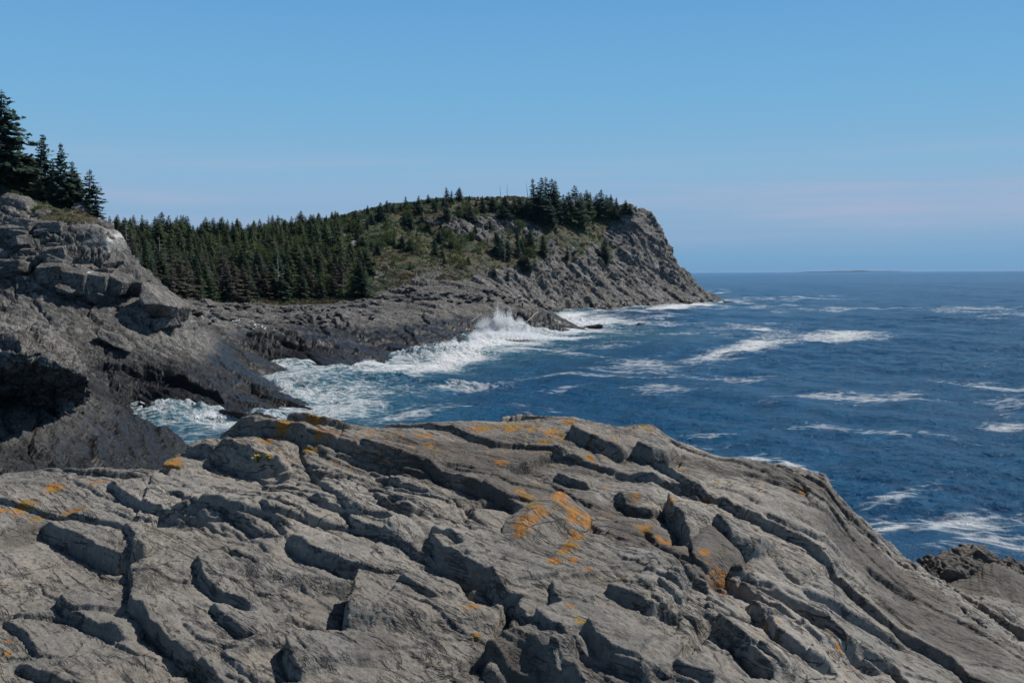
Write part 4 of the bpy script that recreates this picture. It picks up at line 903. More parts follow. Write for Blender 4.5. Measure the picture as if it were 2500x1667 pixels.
PROT = {
 'round': [broadleaf(61), broadleaf(62, n=48), broadleaf(63, n=70)],
 'live': [spruce(1, W=.27), spruce(2, W=.31), spruce(3, W=.25, sparse=.06), spruce(4, W=.34, irregular=.35), spruce(5, W=.29, bare=.05), spruce(6, W=.24, dens=.9)],
 'wide': [spruce(11, H=8, W=.42, bare=.03, fmat='needle_dark'), spruce(12, H=8, W=.36, bare=.04, fmat='needle_dark', irregular=.4), spruce(13, H=8, W=.47, bare=.02, fmat='needle_dark')],
 'tall': [spruce(21, W=.20, sparse=.16, fmat='needle_dark', irregular=.5), spruce(22, W=.18, sparse=.24, fmat='needle_dark', irregular=.55), spruce(23, W=.22, sparse=.18, fmat='needle_dark', bare=.2)],
 'big': [spruce(31, W=.34, dens=1.3, fmat='needle_dark', irregular=.45), spruce(32, W=.28, dens=1.3, sparse=.06, fmat='needle_dark', irregular=.4), spruce(33, W=.38, dens=1.25, irregular=.5)],
 'brown': [spruce(41, W=.29, sparse=.12, fmat='needle_brown', irregular=.4), spruce(42, W=.25, sparse=.2, fmat='needle_brown', irregular=.45), spruce(43, W=.32, sparse=.15, fmat='needle_brown', irregular=.5)],
 'spar': [snag(54, n=12, mat='bark', Lb=.07), snag(55, n=16, mat='bark', Lb=.06)],
 'snag': [snag(51), snag(52, n=18), snag(53, n=34, Lb=.2)],
}
def plant(kind, X, Y, Z, H, label, cat, name, group=None, var=None, wid=1.):
    tr, cr, H0 = PROT[kind][random.randrange(len(PROT[kind])) if var is None else var]
    e = empty(name, (X, Y, Z)); s = H / H0; e.scale = (s * wid, s * wid, s); e.rotation_euler = (0, 0, random.uniform(0, 6.28)); tag(e, label, cat, group)
    link('trunk', tr, e); link('crown' if kind != 'snag' else 'crown', cr, e); return e
# left cliff-top spruces
LT = [('big',6,221,470,0,152,'tallest spruce, cut off by the left edge of the picture',1.0),('big',-70,250,470,2,156,'spruce mostly outside the left edge beside the tallest one',1.),('tall',99,328,490,0,156,'thin topped ragged spruce standing left of its near twin on the cliff',1.3),('tall',112,330,490,1,155,'ragged spruce with a bare tip touching its left twin',1.3),
      ('big',148,350,528,1,150,'tall full spruce with brown lower boughs above the smooth cliff slab',1.0),('big',41,372,478,2,152,'short dense spruce below the tallest tree at left',1.2),('live',68,378,490,3,153,'bushy spruce filling the gap left of the ragged twins',1.2),('live',96,430,508,1,150,'low spruce at the cliff edge under the ragged twins',1.4),
      ('big',176,395,515,2,153,'spruce half hidden behind the tall full one on its right side',.9),('live',191,420,520,4,152,'slim spruce between the full spruce and the outermost slender one',.9),('tall',218,415,545,2,150,'slender open spruce, outermost on the cliff corner',1.6),('wide',234,478,548,1,151,'small leaning spruce at the very corner of the cliff',.75),('live',130,400,500,0,155,'dark spruce behind the full spruce and the ragged twins',1.1),
      ('brown',128,430,515,0,149.5,'rusty brown dying spruce among the left cliff trees',.9),('live',20,330,470,3,158,'dark spruce standing behind the tallest one at left',1.2)]
for kind, px, pt, pb, var, Y, lab, wid in LT:
    b = P(px, pb, Y); H = float(P(px, pt, Y)[2] - b[2]); zg = z_at(b[0], b[1]) - .2
    if zg < b[2]: H += min(b[2] - zg, 3); b[2] = max(zg, b[2] - 3)
    plant(kind, b[0], b[1], b[2], H, lab, 'spruce tree', 'spruce_tree', 'spruces on top of the left cliff', var, wid)
# headland trees, each where it stands: (px, top, base, kind, width)
HT = [(867,512,545,'wide',.8),(897,501,527,'wide',.8),(927,494,538,'wide',.9),(945,488,518,'wide',.8),(978,496,507,'live',1.),(991,479,507,'live',1.1),(1020,477,522,'live',1.15),(1000,518,555,'wide',.9),(1030,518,548,'wide',.8),(1045,474,496,'wide',.9),(1090,456,476,'tall',1.3),(1102,465,484,'tall',1.5),(1122,456,479,'live',1.3),
      (1092,496,538,'wide',1.),(1148,498,541,'wide',.8),(1147,476,491,'live',1.2),(1178,478,519,'wide',.8),(1227,503,534,'wide',1.5),(886,574,623,'wide',.95),(874,637,728,'live',1.2),(1207,648,681,'wide',.8),(1240,659,683,'wide',.7),(1294,565,616,'wide',.7),(1216,567,625,'wide',.7),(1279,619,659,'wide',.8),
      (1303,437,538,'tall',1.2),(1318,434,547,'tall',1.5),(1332,433,538,'tall',1.2),(1345,437,538,'tall',1.2),(1356,441,538,'tall',1.),(1375,475,548,'live',1.),(1386,468,547,'live',1.1),(1405,453,556,'live',1.35),(1419,470,552,'wide',.8),(1431,463,533,'live',1.1),(1441,470,530,'live',1.),(1456,475,533,'live',1.),(1468,463,534,'live',1.1),(1480,475,528,'live',1.1),
      (1492,474,504,'wide',.7),(1505,482,501,'wide',.8),(1500,499,538,'wide',.7),(1529,488,523,'wide',.85),(1538,497,526,'wide',.8),(1478,579,642,'wide',.75),(1298,565,620,'wide',.7),(1325,570,623,'wide',.75),(1286,623,664,'wide',1.),(1386,601,635,'wide',.6),(1270,480,520,'wide',1.),(1255,485,525,'live',1.2),(1285,490,535,'wide',.9),(1360,490,545,'wide',.8),(1200,480,512,'wide',1.1),(1232,478,510,'wide',1.1),(1310,480,548,'wide',.9),(1335,485,550,'wide',.9),(1240,585,625,'wide',.9),(1265,590,628,'wide',.8),(1065,480,500,'wide',1.),(960,500,522,'wide',1.),(1010,490,505,'wide',1.)]
look = {'wide': 'bushy dark', 'live': 'conical green', 'tall': 'thin ragged'}
for k, (px, pt, pb, kind, wid) in enumerate(HT):
    h = hit(HD, HDP, px, pb) if pb < 720 else ground_at(px, pb)
    if h is None:
        h = hit(HD, HDP, px, pb + 12)
        if h is None: continue
    Y = float(h[1]); top = P(px, pt, Y); zg = float(h[2]) - .15; H = float(top[2]) - zg
    if px < 960: where = 'on the left shoulder of the headland'
    elif px < 1120 and pb < 500: where = 'on the headland skyline by its highest knoll'
    elif px < 1250 and pb < 560: where = 'on the scrub slope above the grey outcrops'
    elif 1295 < px < 1362 and pt < 450: where = 'in the tallest cluster on the headland crest'
    elif px < 1362 and pb < 560: where = 'under the tallest cluster on the headland crest'
    elif pb < 560 and px < 1485: where = 'in the dense dark grove on the headland crest'
    elif pb < 560: where = 'near the bare cliff top by the lone hiker'
    else: where = 'low on the headland slope above the cliff rocks'
    plant(kind, float(top[0]), Y, zg, H, f'{look[kind]} spruce {where}', 'spruce tree', 'spruce_tree', f'{look[kind]} spruces {where}', None, wid * (1.35 if kind == 'tall' else 1.3))
for px, pt, pb, lab in [(1290,445,520,'bare dead spar left of the tallest cluster on the headland crest'),(1222,448,485,'thin dead spar on the headland skyline, left of a pair'),(1238,447,485,'dead spar with a few twigs on the headland skyline, right of the thin one'),(1192,535,602,'tall grey dead trunk in front of the grey outcrop'),(1201,560,605,'shorter grey dead trunk beside the tall one below the outcrop'),(1232,580,640,'pale dead tree with bare boughs on the slope under the outcrop'),(1174,630,675,'bleached upright snag above the pale brush on the lower slope'),(1030,632,680,'white leaning snag standing in the dead brush'),
                        (678,615,722,'tall white dead trunk at the forest edge'),(390,575,645,'grey dead tree among the brown spruces at left'),(495,628,690,'short bleached snag in the brown patch of the forest'),(838,655,720,'thin white snag near the right end of the forest'),(310,540,620,'thin dead trunk at the left end of the forest')]:
    if px < 950:
        Y = float(np.interp(px, [300, 390, 495, 678, 838], [262, 256, 262, 283, 297])); top = P(px, pt, Y); zz_ = z_at(top[0], Y) - .1
    else:
        h = hit(HD, HDP, px, pb) if pb < 690 else ground_at(px, pb)
        Y = float(h[1]); top = P(px, pt, Y); zz_ = float(h[2]) - .1
    plant('spar' if pt < 460 else 'snag', float(top[0]), Y, zz_, float(top[2]) - zz_, lab, 'dead tree', 'dead_tree', None)
# broadleaved trees and small spruces scattered over the slope
gr = np.random.default_rng(404); done_ = 0
for k in range(400):
    px = gr.uniform(690, 1300); py = gr.uniform(500, 660); y0 = np.interp(px, [690, 850, 1000, 1100, 1300], [600, 560, 505, 490, 500])
    if py < y0 or px < 850 and py > 640: continue
    h = hit(HD, HDP, px, py)
    if h is None or h[1] > 480 or h[1] < 318: continue
    j = int(np.clip(np.searchsorted(HDP, HX + h[0] / h[1] * F), 0, len(HDP) - 1)); i = int(np.argmin(np.abs(HD[:, j, 1] - h[1])))
    if HDV[i, j] < .5 and px > 850: continue
    if gr.random() < .5: plant('wide', float(h[0]), float(h[1]), float(h[2]) - .2, gr.uniform(2.2, 5.0), 'small dark spruce dotted among the scrub of the headland slope', 'spruce tree', 'spruce_tree', 'small spruces dotted over the headland scrub', None, gr.uniform(.9, 1.3))
    else: plant('round', float(h[0]), float(h[1]), float(h[2]) - .3, gr.uniform(2.4, 5.2), 'light green rounded broadleaf tree or bush on the headland slope', 'broadleaf tree', 'broadleaf_tree', 'rounded green bushes on the headland slope', None, gr.uniform(.9, 1.4))
    done_ += 1
    if done_ >= 120: break
# the forest behind the shore
cand = []; tries = 0
fr = np.random.default_rng(77)
pts = np.zeros((0, 2))
while len(cand) < 640 and tries < 14000:
    tries += 1
    px = fr.uniform(215, 925); Y = 222 + (445 - 222) * fr.random() ** 1.1
    front = np.interp(px, [215, 330, 430, 470, 600, 750, 860, 925], [215, 215, 225, 243, 272, 287, 296, 312]); right = np.interp(Y, [285, 300, 320, 345, 370, 400, 445], [925, 905, 872, 845, 835, 825, 815]) + 40 * fr.random() ** 4
    if Y < front or px > right: continue
    X = (px - HX) / F * Y; sep = 3.7 if Y < 330 else 4.6
    if len(pts) and np.min((pts[:, 0] - X) ** 2 + (pts[:, 1] - Y) ** 2) < sep * sep: continue
    pts = np.vstack([pts, [X, Y]]); cand.append((X, Y, px))
cand.sort(key=lambda c: c[1])
far = Acc(); fart = Acc(); nlive = nbrown = 0
for k, (X, Y, px) in enumerate(cand):
    zg = z_at(X, Y) - .2; nz = float(vnoise(np.array([[X / 22, Y / 30, .5]]), 3)[0]); nz2 = fr.random()
    H = fr.uniform(5.5, 10.8) * (.82 if Y > 380 else 1.0)
    if fr.random() < .25: H *= .6
    if px > 840: H *= .8
    wv = fr.uniform(.95, 1.6) * (1.15 if H < 6 else 1)
    if fr.random() < .06: H *= 1.22
    gx, gy = proj(X, Y, zg + H); cap = np.interp(gx, [230, 420, 560, 700, 800, 860, 925], [508, 522, 532, 522, 524, 520, 516]) - 12 * nz2 ** 3
    if gy < cap: H = max(3.5, EYE - (unroll(gx, cap)[1]) / F * Y - zg)
    brown = (Y < 352 and px < 880 and (nz > -.10 and nz2 < .72 or nz2 < .12))
    kind = 'brown' if brown else ('wide' if fr.random() < .3 else 'live')
    if Y > 285 and px > 480 and fr.random() < .30: kind = 'round'; H *= .62; wv *= .9; brown = False
    if kind == 'round' or (nlive + nbrown) < 168:
        if brown:
            nbrown += 1; plant(kind, X, Y, zg, H, 'brown grey half bare dying spruce among green ones behind the rock shelf', 'spruce tree', 'spruce_tree', 'dying brown spruces in the forest', None, wv)
        else:
            nlive += kind != 'round'
            if kind == 'round': plant(kind, X, Y, zg, H, 'pale green broadleaf crown showing among the spruces of the forest', 'broadleaf tree', 'broadleaf_tree', 'pale broadleaf crowns in the forest', None, wv)
            else: plant(kind, X, Y, zg, H, 'green spruce in the close packed forest behind the rock shelf', 'spruce tree', 'spruce_tree', 'green spruces in the forest', None, wv if kind == 'live' else wv * .75)
    else:
        tr, cr, H0 = PROT[kind][fr.integers(len(PROT[kind]))]
        if not hasattr(far, 'cache'): far.cache = {}
        if cr.name not in far.cache:
            v = np.zeros(len(cr.vertices) * 3, np.float32); cr.vertices.foreach_get('co', v); f = np.zeros(len(cr.loops), np.int32); cr.loops.foreach_get('vertex_index', f); far.cache[cr.name] = (v.reshape(-1, 3), f.reshape(-1, 4))
        v, f = far.cache[cr.name]; a = fr.uniform(0, 6.28); ca, sa = math.cos(a), math.sin(a); sc = H / H0
        far.add((v @ np.array([[ca, sa, 0], [-sa, ca, 0], [0, 0, 1]])) * np.array([sc * wv * .95, sc * wv * .95, sc]) + np.array([X, Y, zg]), f)
if far.n: tag(link('forest', far.mesh('forest', M['needle'], False)), 'mass of distant green spruces filling the back of the forest', 'forest', kind='stuff')
print('trees', nlive, nbrown, len(cand), time.time() - T0)

# ================================================================ UNDERGROWTH
def scatter(G, V, n, cond=None, wt=None):
    a = G.reshape(-1, 3); v = V.reshape(-1); px, py = proj(a[:, 0], a[:, 1], a[:, 2]); ok = (v > .5) & (px > 200) & (px < 1600)
    if cond is not None: ok &= cond(px, py, a)
    i = np.where(ok)[0]; w = a[i, 1] ** 2; w /= w.sum(); j = rng.choice(i, n, p=w); return a[j]
def leafy(pts, size, nl, hgt=.8):
    n = len(pts); sz = size * rng.uniform(.5, 1.5, n)
    c = np.repeat(pts, nl, 0); S = np.repeat(sz, nl); d = rng.normal(size=(n * nl, 3)); d /= np.linalg.norm(d, axis=1)[:, None]; d[:, 2] = np.abs(d[:, 2]) * hgt
    c = c + d * S[:, None] * rng.uniform(.55, 1.0, (n * nl, 1))
    a = rng.normal(size=(n * nl, 3)); a /= np.linalg.norm(a, axis=1)[:, None]; b = np.cross(a, rng.normal(size=(n * nl, 3))); b /= np.linalg.norm(b, axis=1)[:, None]
    l = (S * .34)[:, None]
    V = np.stack([c - a * l, c + b * l * .6, c + a * l, c - b * l * .6], 1).reshape(-1, 3); Fc = np.arange(n * nl * 4).reshape(-1, 4)
    pal = np.array([(.048, .086, .038), (.070, .115, .036), (.038, .068, .044), (.098, .070, .044), (.120, .074, .040), (.092, .122, .034), (.060, .082, .044)])
    k = fbm(np.stack([pts[:, 0] / 16, pts[:, 1] / 22, pts[:, 2] / 16], -1), 951, 3); r = rng.random(n)
    idx = np.where(k > .18, np.where(r < .55, 3, np.where(r < .8, 4, 6)), np.where(k > -.1, np.where(r < .5, 6, np.where(r < .8, 0, 5)), np.where(r < .4, 0, np.where(r < .65, 1, np.where(r < .85, 2, 5)))))
    col = np.repeat(np.repeat(pal[idx] * rng.uniform(.75, 1.25, (n, 1)), nl, 0), 4, 0)
    return V, Fc, col
hp = scatter(HD, HDV, 20000); sp = scatter(SH, SHV, 6000, lambda px, py, a: (a[:, 1] > 200)); lp = scatter(SH, SHV, 1, None)
VV, FF, CO, off = [], [], [], 0
aL = SH.reshape(-1, 3); pxl, pyl = proj(aL[:, 0], aL[:, 1], aL[:, 2]); okl = np.where((SHV.reshape(-1) > .5) & (pxl < 270) & (aL[:, 1] < 175))[0]; lp = aL[rng.choice(okl, 900)]
bp = scatter(HD, HDV, 1100, lambda px, py, a: (py < 545) | (vnoise(a / np.array([20, 24, 20]), 77) > .25))
for pts_, s_z, nl in ((hp, .62, 14), (bp, 1.0, 34), (sp, .6, 14), (lp, .34, 16)):
    v, f, c = leafy(pts_, s_z, nl); VV.append(v); FF.append(f + off); CO.append(c); off += len(v)
me = mesh_from('undergrowth', np.concatenate(VV), np.concatenate(FF), M['under'], False); attr_col(me, 'tint', np.concatenate(CO))
tag(link('undergrowth', me), 'low green and rusty scrub covering the headland slopes', 'undergrowth', kind='stuff')
# bleached dead brush on the lower slope
br = Acc(); r = np.random.default_rng(66)
for k in range(120):
    px = r.choice([r.normal(985, 45), r.normal(1075, 40), r.normal(1160, 30), r.normal(940, 30)]); py = np.interp(px, [900, 1000, 1100, 1180], [712, 684, 676, 672]) + r.normal(-6, 9); h = ground_at(px, py)
    if h is None or h[1] < 250 or h[1] > 420: continue
    for q in range(5):
        az = r.uniform(0, 6.28); L = r.uniform(.6, 2.4); e = h + np.array([math.cos(az) * L, math.sin(az) * L, r.uniform(.1, 1.1) * L * .6]); br.add(*tube(h + np.array([0, 0, .1]), e, .05, .02, 3))
        for w in range(2):
            m = h + (e - h) * r.uniform(.4, .9); br.add(*tube(m, m + r.normal(size=3) * np.array([.5, .5, .3]), .025, .012, 3))
tag(link('dead_brush', br.mesh('dead_brush', M['snag'], False)), 'tangle of bleached fallen branches on the lower headland slope', 'dead brush', kind='stuff')

# ================================================================ DRIFTWOOD, FLOWERS, GULLS, PEOPLE
def log(name, a, b, Ya, Yb, r0, r1, lab):
    p0 = P(*a, Ya); p1 = P(*b, Yb); ac = Acc(); rr = np.random.default_rng(int(a[0])); prev = p0; mid = (p0 + p1) / 2
    for k in range(6):
        nx = p0 + (p1 - p0) * (k + 1) / 6 + rr.normal(0, .05, 3); ac.add(*tube(prev - mid, nx - mid, r0 + (r1 - r0) * k / 6, r0 + (r1 - r0) * (k + 1) / 6, 8)); prev = nx
    for k in range(3):
        m = p0 + (p1 - p0) * rr.uniform(.3, .9) - mid; ac.add(*tube(m, m + rr.normal(0, .35, 3), r1 * .7, r1 * .3, 5))
    tag(link(name, ac.mesh(name, M['drift']), loc=tuple(mid)), lab, 'driftwood log')
log('driftwood_log', (1283,787), (1314,761), 252, 262, .09, .16, 'long pale driftwood pole leaning on the dark rock point')
log('driftwood_log', (1299,753), (1316,764), 266, 266, .14, .10, 'short white driftwood log crossing the head of the long pole')
log('driftwood_log', (1150,785), (1176,766), 236, 242, .10, .10, 'thin driftwood log caught in a crack behind the breaker')
s = N('yellow petals'); M['petal'] = s.done(s.bsdf(Base_Color=(.62, .42, .01), Roughness=.6))
M['stem'] = simple('green stems', (.05, .09, .02))
for px, py, sc, lab in [(628,1124,1., 'round tuft of yellow flowers against the shaded boulder front'), (657,1130,.6, 'thin stalk of yellow flowers right of the larger tuft')]:
    h = hit(FG, FGPX, px, py + 6); e = empty('flower_clump', tuple(map(float, h))); tag(e, lab, 'wild flowers'); st = Acc(); r = np.random.default_rng(px); heads = []
    for k in range(int(14 * sc)):
        q = r.normal(0, .014 * sc, 3) * np.array([1, 1, 0]) + np.array([0, -.01, r.uniform(.02, .055)]); st.add(*tube(q * np.array([.3, .3, 0]), q, .0022, .0016, 4)); pe = Acc(); vv = [q]; ff = []
        for w in range(5):
            a = w * 1.257 + r.uniform(0, 1); d = np.array([math.cos(a), math.sin(a), .35]) * .013; n = np.array([-math.sin(a), math.cos(a), 0]) * .006; i0 = len(vv); vv += [q + d * .6 + n, q + d, q + d * .6 - n]; ff.append([0, i0, i0 + 1, i0 + 2])
        pe.add(vv, ff); heads.append(pe)
    link('stems', st.mesh('stems', M['stem']), e)
    for pe in heads: link('flower_head', pe.mesh('flower_head', M['petal'], False), e)
# gulls
M['gull'] = simple('white feathers', (.82, .82, .80), .7, .05); M['gull_wing'] = simple('grey wing feathers', (.35, .37, .39), .7, .1)
def rings(prof, k=8):
    V = []; Fc = []
    for x_, z_, ry, rz in prof:
        for j in range(k): a = j * 2 * math.pi / k; V.append((x_, math.cos(a) * ry, z_ + math.sin(a) * rz))
    for i in range(len(prof) - 1):
        for j in range(k): Fc.append([i * k + j, i * k + (j + 1) % k, (i + 1) * k + (j + 1) % k, (i + 1) * k + j])
    return V, Fc
ga = Acc(); ga.add(*rings([(-.34,.20,.01,.01),(-.26,.20,.05,.03),(-.12,.20,.09,.09),(.04,.21,.11,.11),(.14,.25,.09,.11),(.19,.33,.055,.07),(.22,.39,.05,.055),(.26,.40,.035,.035),(.33,.385,.008,.01)]))
ga.add(*tube((.0, .03, .14), (.0, .03, 0), .012, .012, 4)); ga.add(*tube((.0, -.03, .14), (.0, -.03, 0), .012, .012, 4)); gm = ga.mesh('body', M['gull'])
gw = Acc()
for sg in (-1, 1): gw.add(*rings([(-.42,.24,.004,.006),(-.2,.245,.015,.045),(0,.25,.02,.07),(.1,.25,.01,.04),(.13,.25,.003,.01)])) ; gw.V[-1] = gw.V[-1] + np.array([0, sg * .10, 0])
gwm = gw.mesh('wings', M['gull_wing'])
G3 = [(506,764),(506,768),(491,778),(494,784),(520,787),(523,785),(570,780),(570,790),(574,790),(581,787),(584,783),(611,791),(614,789),(617,795),(620,798),(623,799),(632,798),(639,803),(627,805),(621,809),(646,808),(670,810),(572,796),(513,751),(588,800)]
for k, (px, py) in enumerate(G3):
    h = ground_at(px, py); e = empty('gull', (float(h[0]), float(h[1]), float(h[2]))); e.rotation_euler = (0, 0, random.uniform(0, 6.28)); e.scale = (1.15,) * 3
    tag(e, 'white gull resting on the bare rock shelf below the forest', 'gull', 'gulls resting on the rock shelf'); link('body', gm, e); link('wings', gwm, e)
# people
def skin_mesh(name, verts, edges, radii, mat):
    bm = bmesh.new(); vs = [bm.verts.new(v) for v in verts]; [bm.edges.new((vs[a], vs[b])) for a, b in edges]; me = bpy.data.meshes.new(name); bm.to_mesh(me); bm.free()
    o = bpy.data.objects.new(name, me); C.objects.link(o); md = o.modifiers.new('Skin', 'SKIN')
    for v, r in zip(me.skin_vertices[0].data, radii): v.radius = (r, r)
    me.skin_vertices[0].data[0].use_root = True; md.use_smooth_shade = True; sb = o.modifiers.new('Sub', 'SUBSURF'); sb.levels = 2; sb.render_levels = 2; me.materials.append(mat); return o
M['skin'] = simple('skin', (.45, .28, .2), .6, .1); M['dark_cloth'] = simple('dark cloth', (.02, .022, .028), .85, .2); M['trouser'] = simple('dark trousers', (.018, .02, .026), .85, .2); M['hat'] = simple('white hat', (.78, .76, .72), .8, .05); M['hair'] = simple('dark hair', (.02, .015, .012), .7, .1)
def person(loc, rz, label, hat=True):
    e = empty('person', loc); e.rotation_euler = (0, 0, rz); tag(e, label, 'person')
    J = [(0,0,.95),(0,0,1.15),(0,0.01,1.38),(0,0.01,1.5),(0,.03,1.58),(0,.04,1.67),(.17,0,1.40),(.22,.02,1.14),(.20,.10,.92),(-.17,0,1.40),(-.22,.02,1.14),(-.20,.10,.92),(.09,0,.90),(.10,.02,.50),(.10,0,.09),(.11,.13,.03),(-.09,0,.90),(-.11,.02,.50),(-.11,0,.09),(-.12,.13,.03),(.20,.13,.84),(-.20,.13,.84)]
    E = [(0,1),(1,2),(2,3),(3,4),(4,5),(2,6),(6,7),(7,8),(2,9),(9,10),(10,11),(0,12),(12,13),(13,14),(14,15),(0,16),(16,17),(17,18),(18,19),(8,20),(11,21)]
    R = [.12,.12,.13,.055,.09,.09,.06,.045,.032,.06,.045,.032,.085,.06,.045,.04,.085,.06,.045,.04,.03,.03]
    skin_mesh('body', J, E, R, M['skin']).parent = e
    skin_mesh('jacket', [J[i] for i in (0,1,2,6,7,8,9,10,11)], [(0,1),(1,2),(2,3),(3,4),(4,5),(2,6),(6,7),(7,8)], [.155,.15,.155,.08,.065,.05,.08,.065,.05], M['dark_cloth']).parent = e
    skin_mesh('trousers', [J[i] for i in (0,12,13,14,16,17,18)], [(0,1),(1,2),(2,3),(0,4),(4,5),(5,6)], [.14,.105,.08,.062,.105,.08,.062], M['trouser']).parent = e
    hb = Acc(); hb.add(*rings([(0,0,.001,.001),(0.001,0,.10,.11),(.06,0,.125,.125),(.10,0,.12,.12)] if not hat else [(0,0,.001,.001),(.001,0,.09,.09),(.10,0,.115,.115),(.105,0,.17,.17),(.115,0,.17,.17)], 14))
    v = np.concatenate(hb.V); hb.V = [np.stack([v[:, 1], v[:, 2] + .035, 1.80 - v[:, 0]], -1)]
    h_ = hb.mesh('hat' if hat else 'hair', M['hat'] if hat else M['hair']); link('hat' if hat else 'hair', h_, e)
    return e
for px, py, lab, hat in [(1274,753,'person in dark clothes and a white hat standing on the rocky point',True),(1256,744,'person in dark clothes and white hat standing farther back in the shade of the point',True)]:
    h = ground_at(px, py); person((float(h[0]), float(h[1]), float(h[2]) - .02), .3, lab, hat)
h = hit(HD, HDP, 1552, 512)
if h is None: h = hit(HD, HDP, 1552, 522)
person((float(h[0]), float(h[1]), float(h[2]) - .02), 2.6, 'lone person in dark clothes standing on the cliff top against the sky', False)
# a low island far out on the horizon
isl = []; ia = np.linspace(0, 1, 60)
for k, f in enumerate(np.linspace(-1, 1, 9)):
    X = 5900 + ia * 2500; h = 34 * np.sin(ia * math.pi) ** .6 * (1 - f * f) * (.7 + .5 * vnoise(np.stack([ia * 7, ia * 0 + f * 2, ia * 0], -1), 5)); isl.append(np.stack([X, 21000 + f * 500 + ia * 0, h - 2], -1))
tag(link('distant_hills', mesh_from('distant_hills', np.concatenate(isl), grid_faces(9, 60), M['needle_dark'])), 'faint low island lying on the far horizon', 'island', kind='structure')
hz = N('sea air'); vp = hz.n('VolumePrincipled'); vp.inputs['Color'].default_value = (.42, .66, 1, 1); vp.inputs['Density'].default_value = HAZE; vp.inputs['Anisotropy'].default_value = .1; hz.L(vp.outputs[0], hz.out.inputs['Volume'])
bm = bmesh.new(); bmesh.ops.create_cube(bm, size=1); me = bpy.data.meshes.new('haze'); bm.to_mesh(me); bm.free(); me.materials.append(hz.m)
o = link('haze', me, loc=(0, 35000, 27.0)); o.scale = (240000, 80000, 88.0); tag(o, 'thin blue sea haze', 'haze', kind='stuff')
print('small', time.time() - T0)

# ================================================================ LIGHT, SKY, CAMERA
SUN_EL, SUN_AZ = math.radians(50), math.radians(58)   # azimuth clockwise from the view direction (+Y)
sd = Vector((math.sin(SUN_AZ) * math.cos(SUN_EL), math.cos(SUN_AZ) * math.cos(SUN_EL), math.sin(SUN_EL)))
L = bpy.data.lights.new('sun', 'SUN'); L.energy = 4.8; L.angle = math.radians(.5); L.color = (1, .955, .89); lo = bpy.data.objects.new('sun', L); C.objects.link(lo); lo.rotation_euler = (-sd).to_track_quat('-Z', 'Y').to_euler()
w = bpy.data.worlds.new('World'); bpy.context.scene.world = w; w.use_nodes = True; nt = w.node_tree; nt.nodes.clear()
out = nt.nodes.new('ShaderNodeOutputWorld'); bg = nt.nodes.new('ShaderNodeBackground'); sky = nt.nodes.new('ShaderNodeTexSky'); sky.sky_type = 'NISHITA'; sky.sun_disc = False
sky.sun_elevation = SUN_EL; sky.sun_rotation = SUN_AZ; sky.air_density = 1.0; sky.dust_density = .25; sky.ozone_density = 2.2
tc = nt.nodes.new('ShaderNodeTexCoord'); sep = nt.nodes.new('ShaderNodeSeparateXYZ'); nt.links.new(tc.outputs['Generated'], sep.inputs[0])
def lin(c): return tuple((v / 255 / 12.92 if v / 255 < .04045 else ((v / 255 + .055) / 1.055) ** 2.4) for v in c) + (1,)
SKY = .062
ramp = nt.nodes.new('ShaderNodeValToRGB'); nt.links.new(sep.outputs[2], ramp.inputs[0]); e = ramp.color_ramp.elements
e[0].position = 0.0; e[0].color = lin((114, 159, 198)); e[1].position = .40; e[1].color = lin((88, 143, 205))
for p_, c_ in ((.012, (119, 164, 201)), (.040, (138, 173, 205)), (.075, (145, 178, 210)), (.105, (136, 180, 213)), (.17, (118, 175, 216)), (.27, (102, 161, 214))): k = e.new(p_); k.color = lin(c_)
mp = nt.nodes.new('ShaderNodeMapping'); mp.inputs['Scale'].default_value = (1.2, 1.2, 24); nt.links.new(tc.outputs['Generated'], mp.inputs[0])
nz = nt.nodes.new('ShaderNodeTexNoise'); nz.inputs['Scale'].default_value = 2.2; nz.inputs['Detail'].default_value = 6; nz.inputs['Roughness'].default_value = .5; nt.links.new(mp.outputs[0], nz.inputs['Vector'])
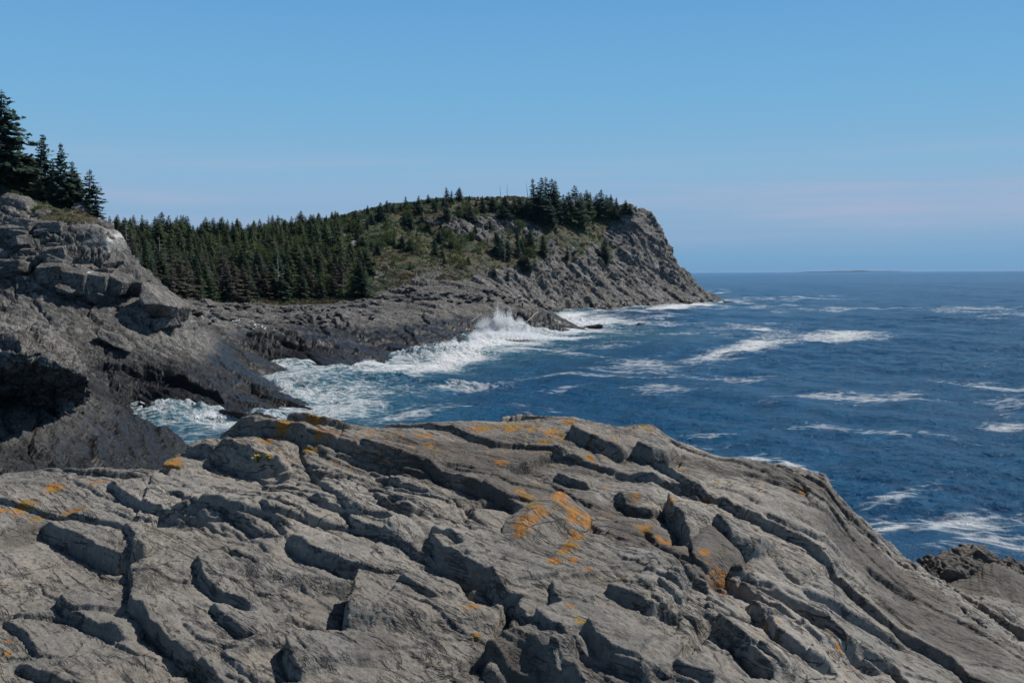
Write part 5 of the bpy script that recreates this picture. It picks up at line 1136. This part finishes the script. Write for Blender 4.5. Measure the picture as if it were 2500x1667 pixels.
mr = nt.nodes.new('ShaderNodeMapRange'); mr.interpolation_type = 'SMOOTHSTEP'; nt.links.new(nz.outputs[0], mr.inputs[0]); mr.inputs[1].default_value = .38; mr.inputs[2].default_value = .72; mr.inputs[4].default_value = .9
bd = nt.nodes.new('ShaderNodeValToRGB'); nt.links.new(sep.outputs[2], bd.inputs[0]); q = bd.color_ramp.elements; q[0].position = 0.012; q[0].color = (0, 0, 0, 1); q[1].position = .125; q[1].color = (0, 0, 0, 1); k = q.new(.075); k.color = (1, 1, 1, 1)
ml = nt.nodes.new('ShaderNodeMath'); ml.operation = 'MULTIPLY'; nt.links.new(mr.outputs[0], ml.inputs[0]); nt.links.new(bd.outputs[0], ml.inputs[1])
m2 = nt.nodes.new('ShaderNodeMix'); m2.data_type = 'RGBA'; nt.links.new(ml.outputs[0], m2.inputs[0]); nt.links.new(ramp.outputs[0], m2.inputs[6]); m2.inputs[7].default_value = lin((172, 181, 208))
scl = nt.nodes.new('ShaderNodeVectorMath'); scl.operation = 'SCALE'; nt.links.new(m2.outputs[2], scl.inputs[0]); scl.inputs['Scale'].default_value = 1 / SKY
hi = nt.nodes.new('ShaderNodeMapRange'); hi.interpolation_type = 'SMOOTHSTEP'; nt.links.new(sep.outputs[2], hi.inputs[0]); hi.inputs[1].default_value = .30; hi.inputs[2].default_value = .55
m3 = nt.nodes.new('ShaderNodeMix'); m3.data_type = 'RGBA'; nt.links.new(hi.outputs[0], m3.inputs[0]); nt.links.new(scl.outputs[0], m3.inputs[6]); nt.links.new(sky.outputs[0], m3.inputs[7])
nt.links.new(m3.outputs[2], bg.inputs[0]); bg.inputs[1].default_value = SKY; nt.links.new(bg.outputs[0], out.inputs[0])
cam = bpy.data.cameras.new('camera'); co = bpy.data.objects.new('camera', cam); C.objects.link(co); cam.sensor_width = 36; cam.lens = 35; cam.clip_start = .1; cam.clip_end = 120000
co.location = (0, 0, EYE); co.rotation_euler = (math.pi / 2, ROLL, 0); cam.shift_y = -(833.5 - HY) / 2500
sc = bpy.context.scene; sc.camera = co; sc.view_settings.view_transform = 'Standard'; sc.view_settings.look = 'None'; sc.view_settings.exposure = 0; sc.view_settings.gamma = 1
print('done', time.time() - T0)
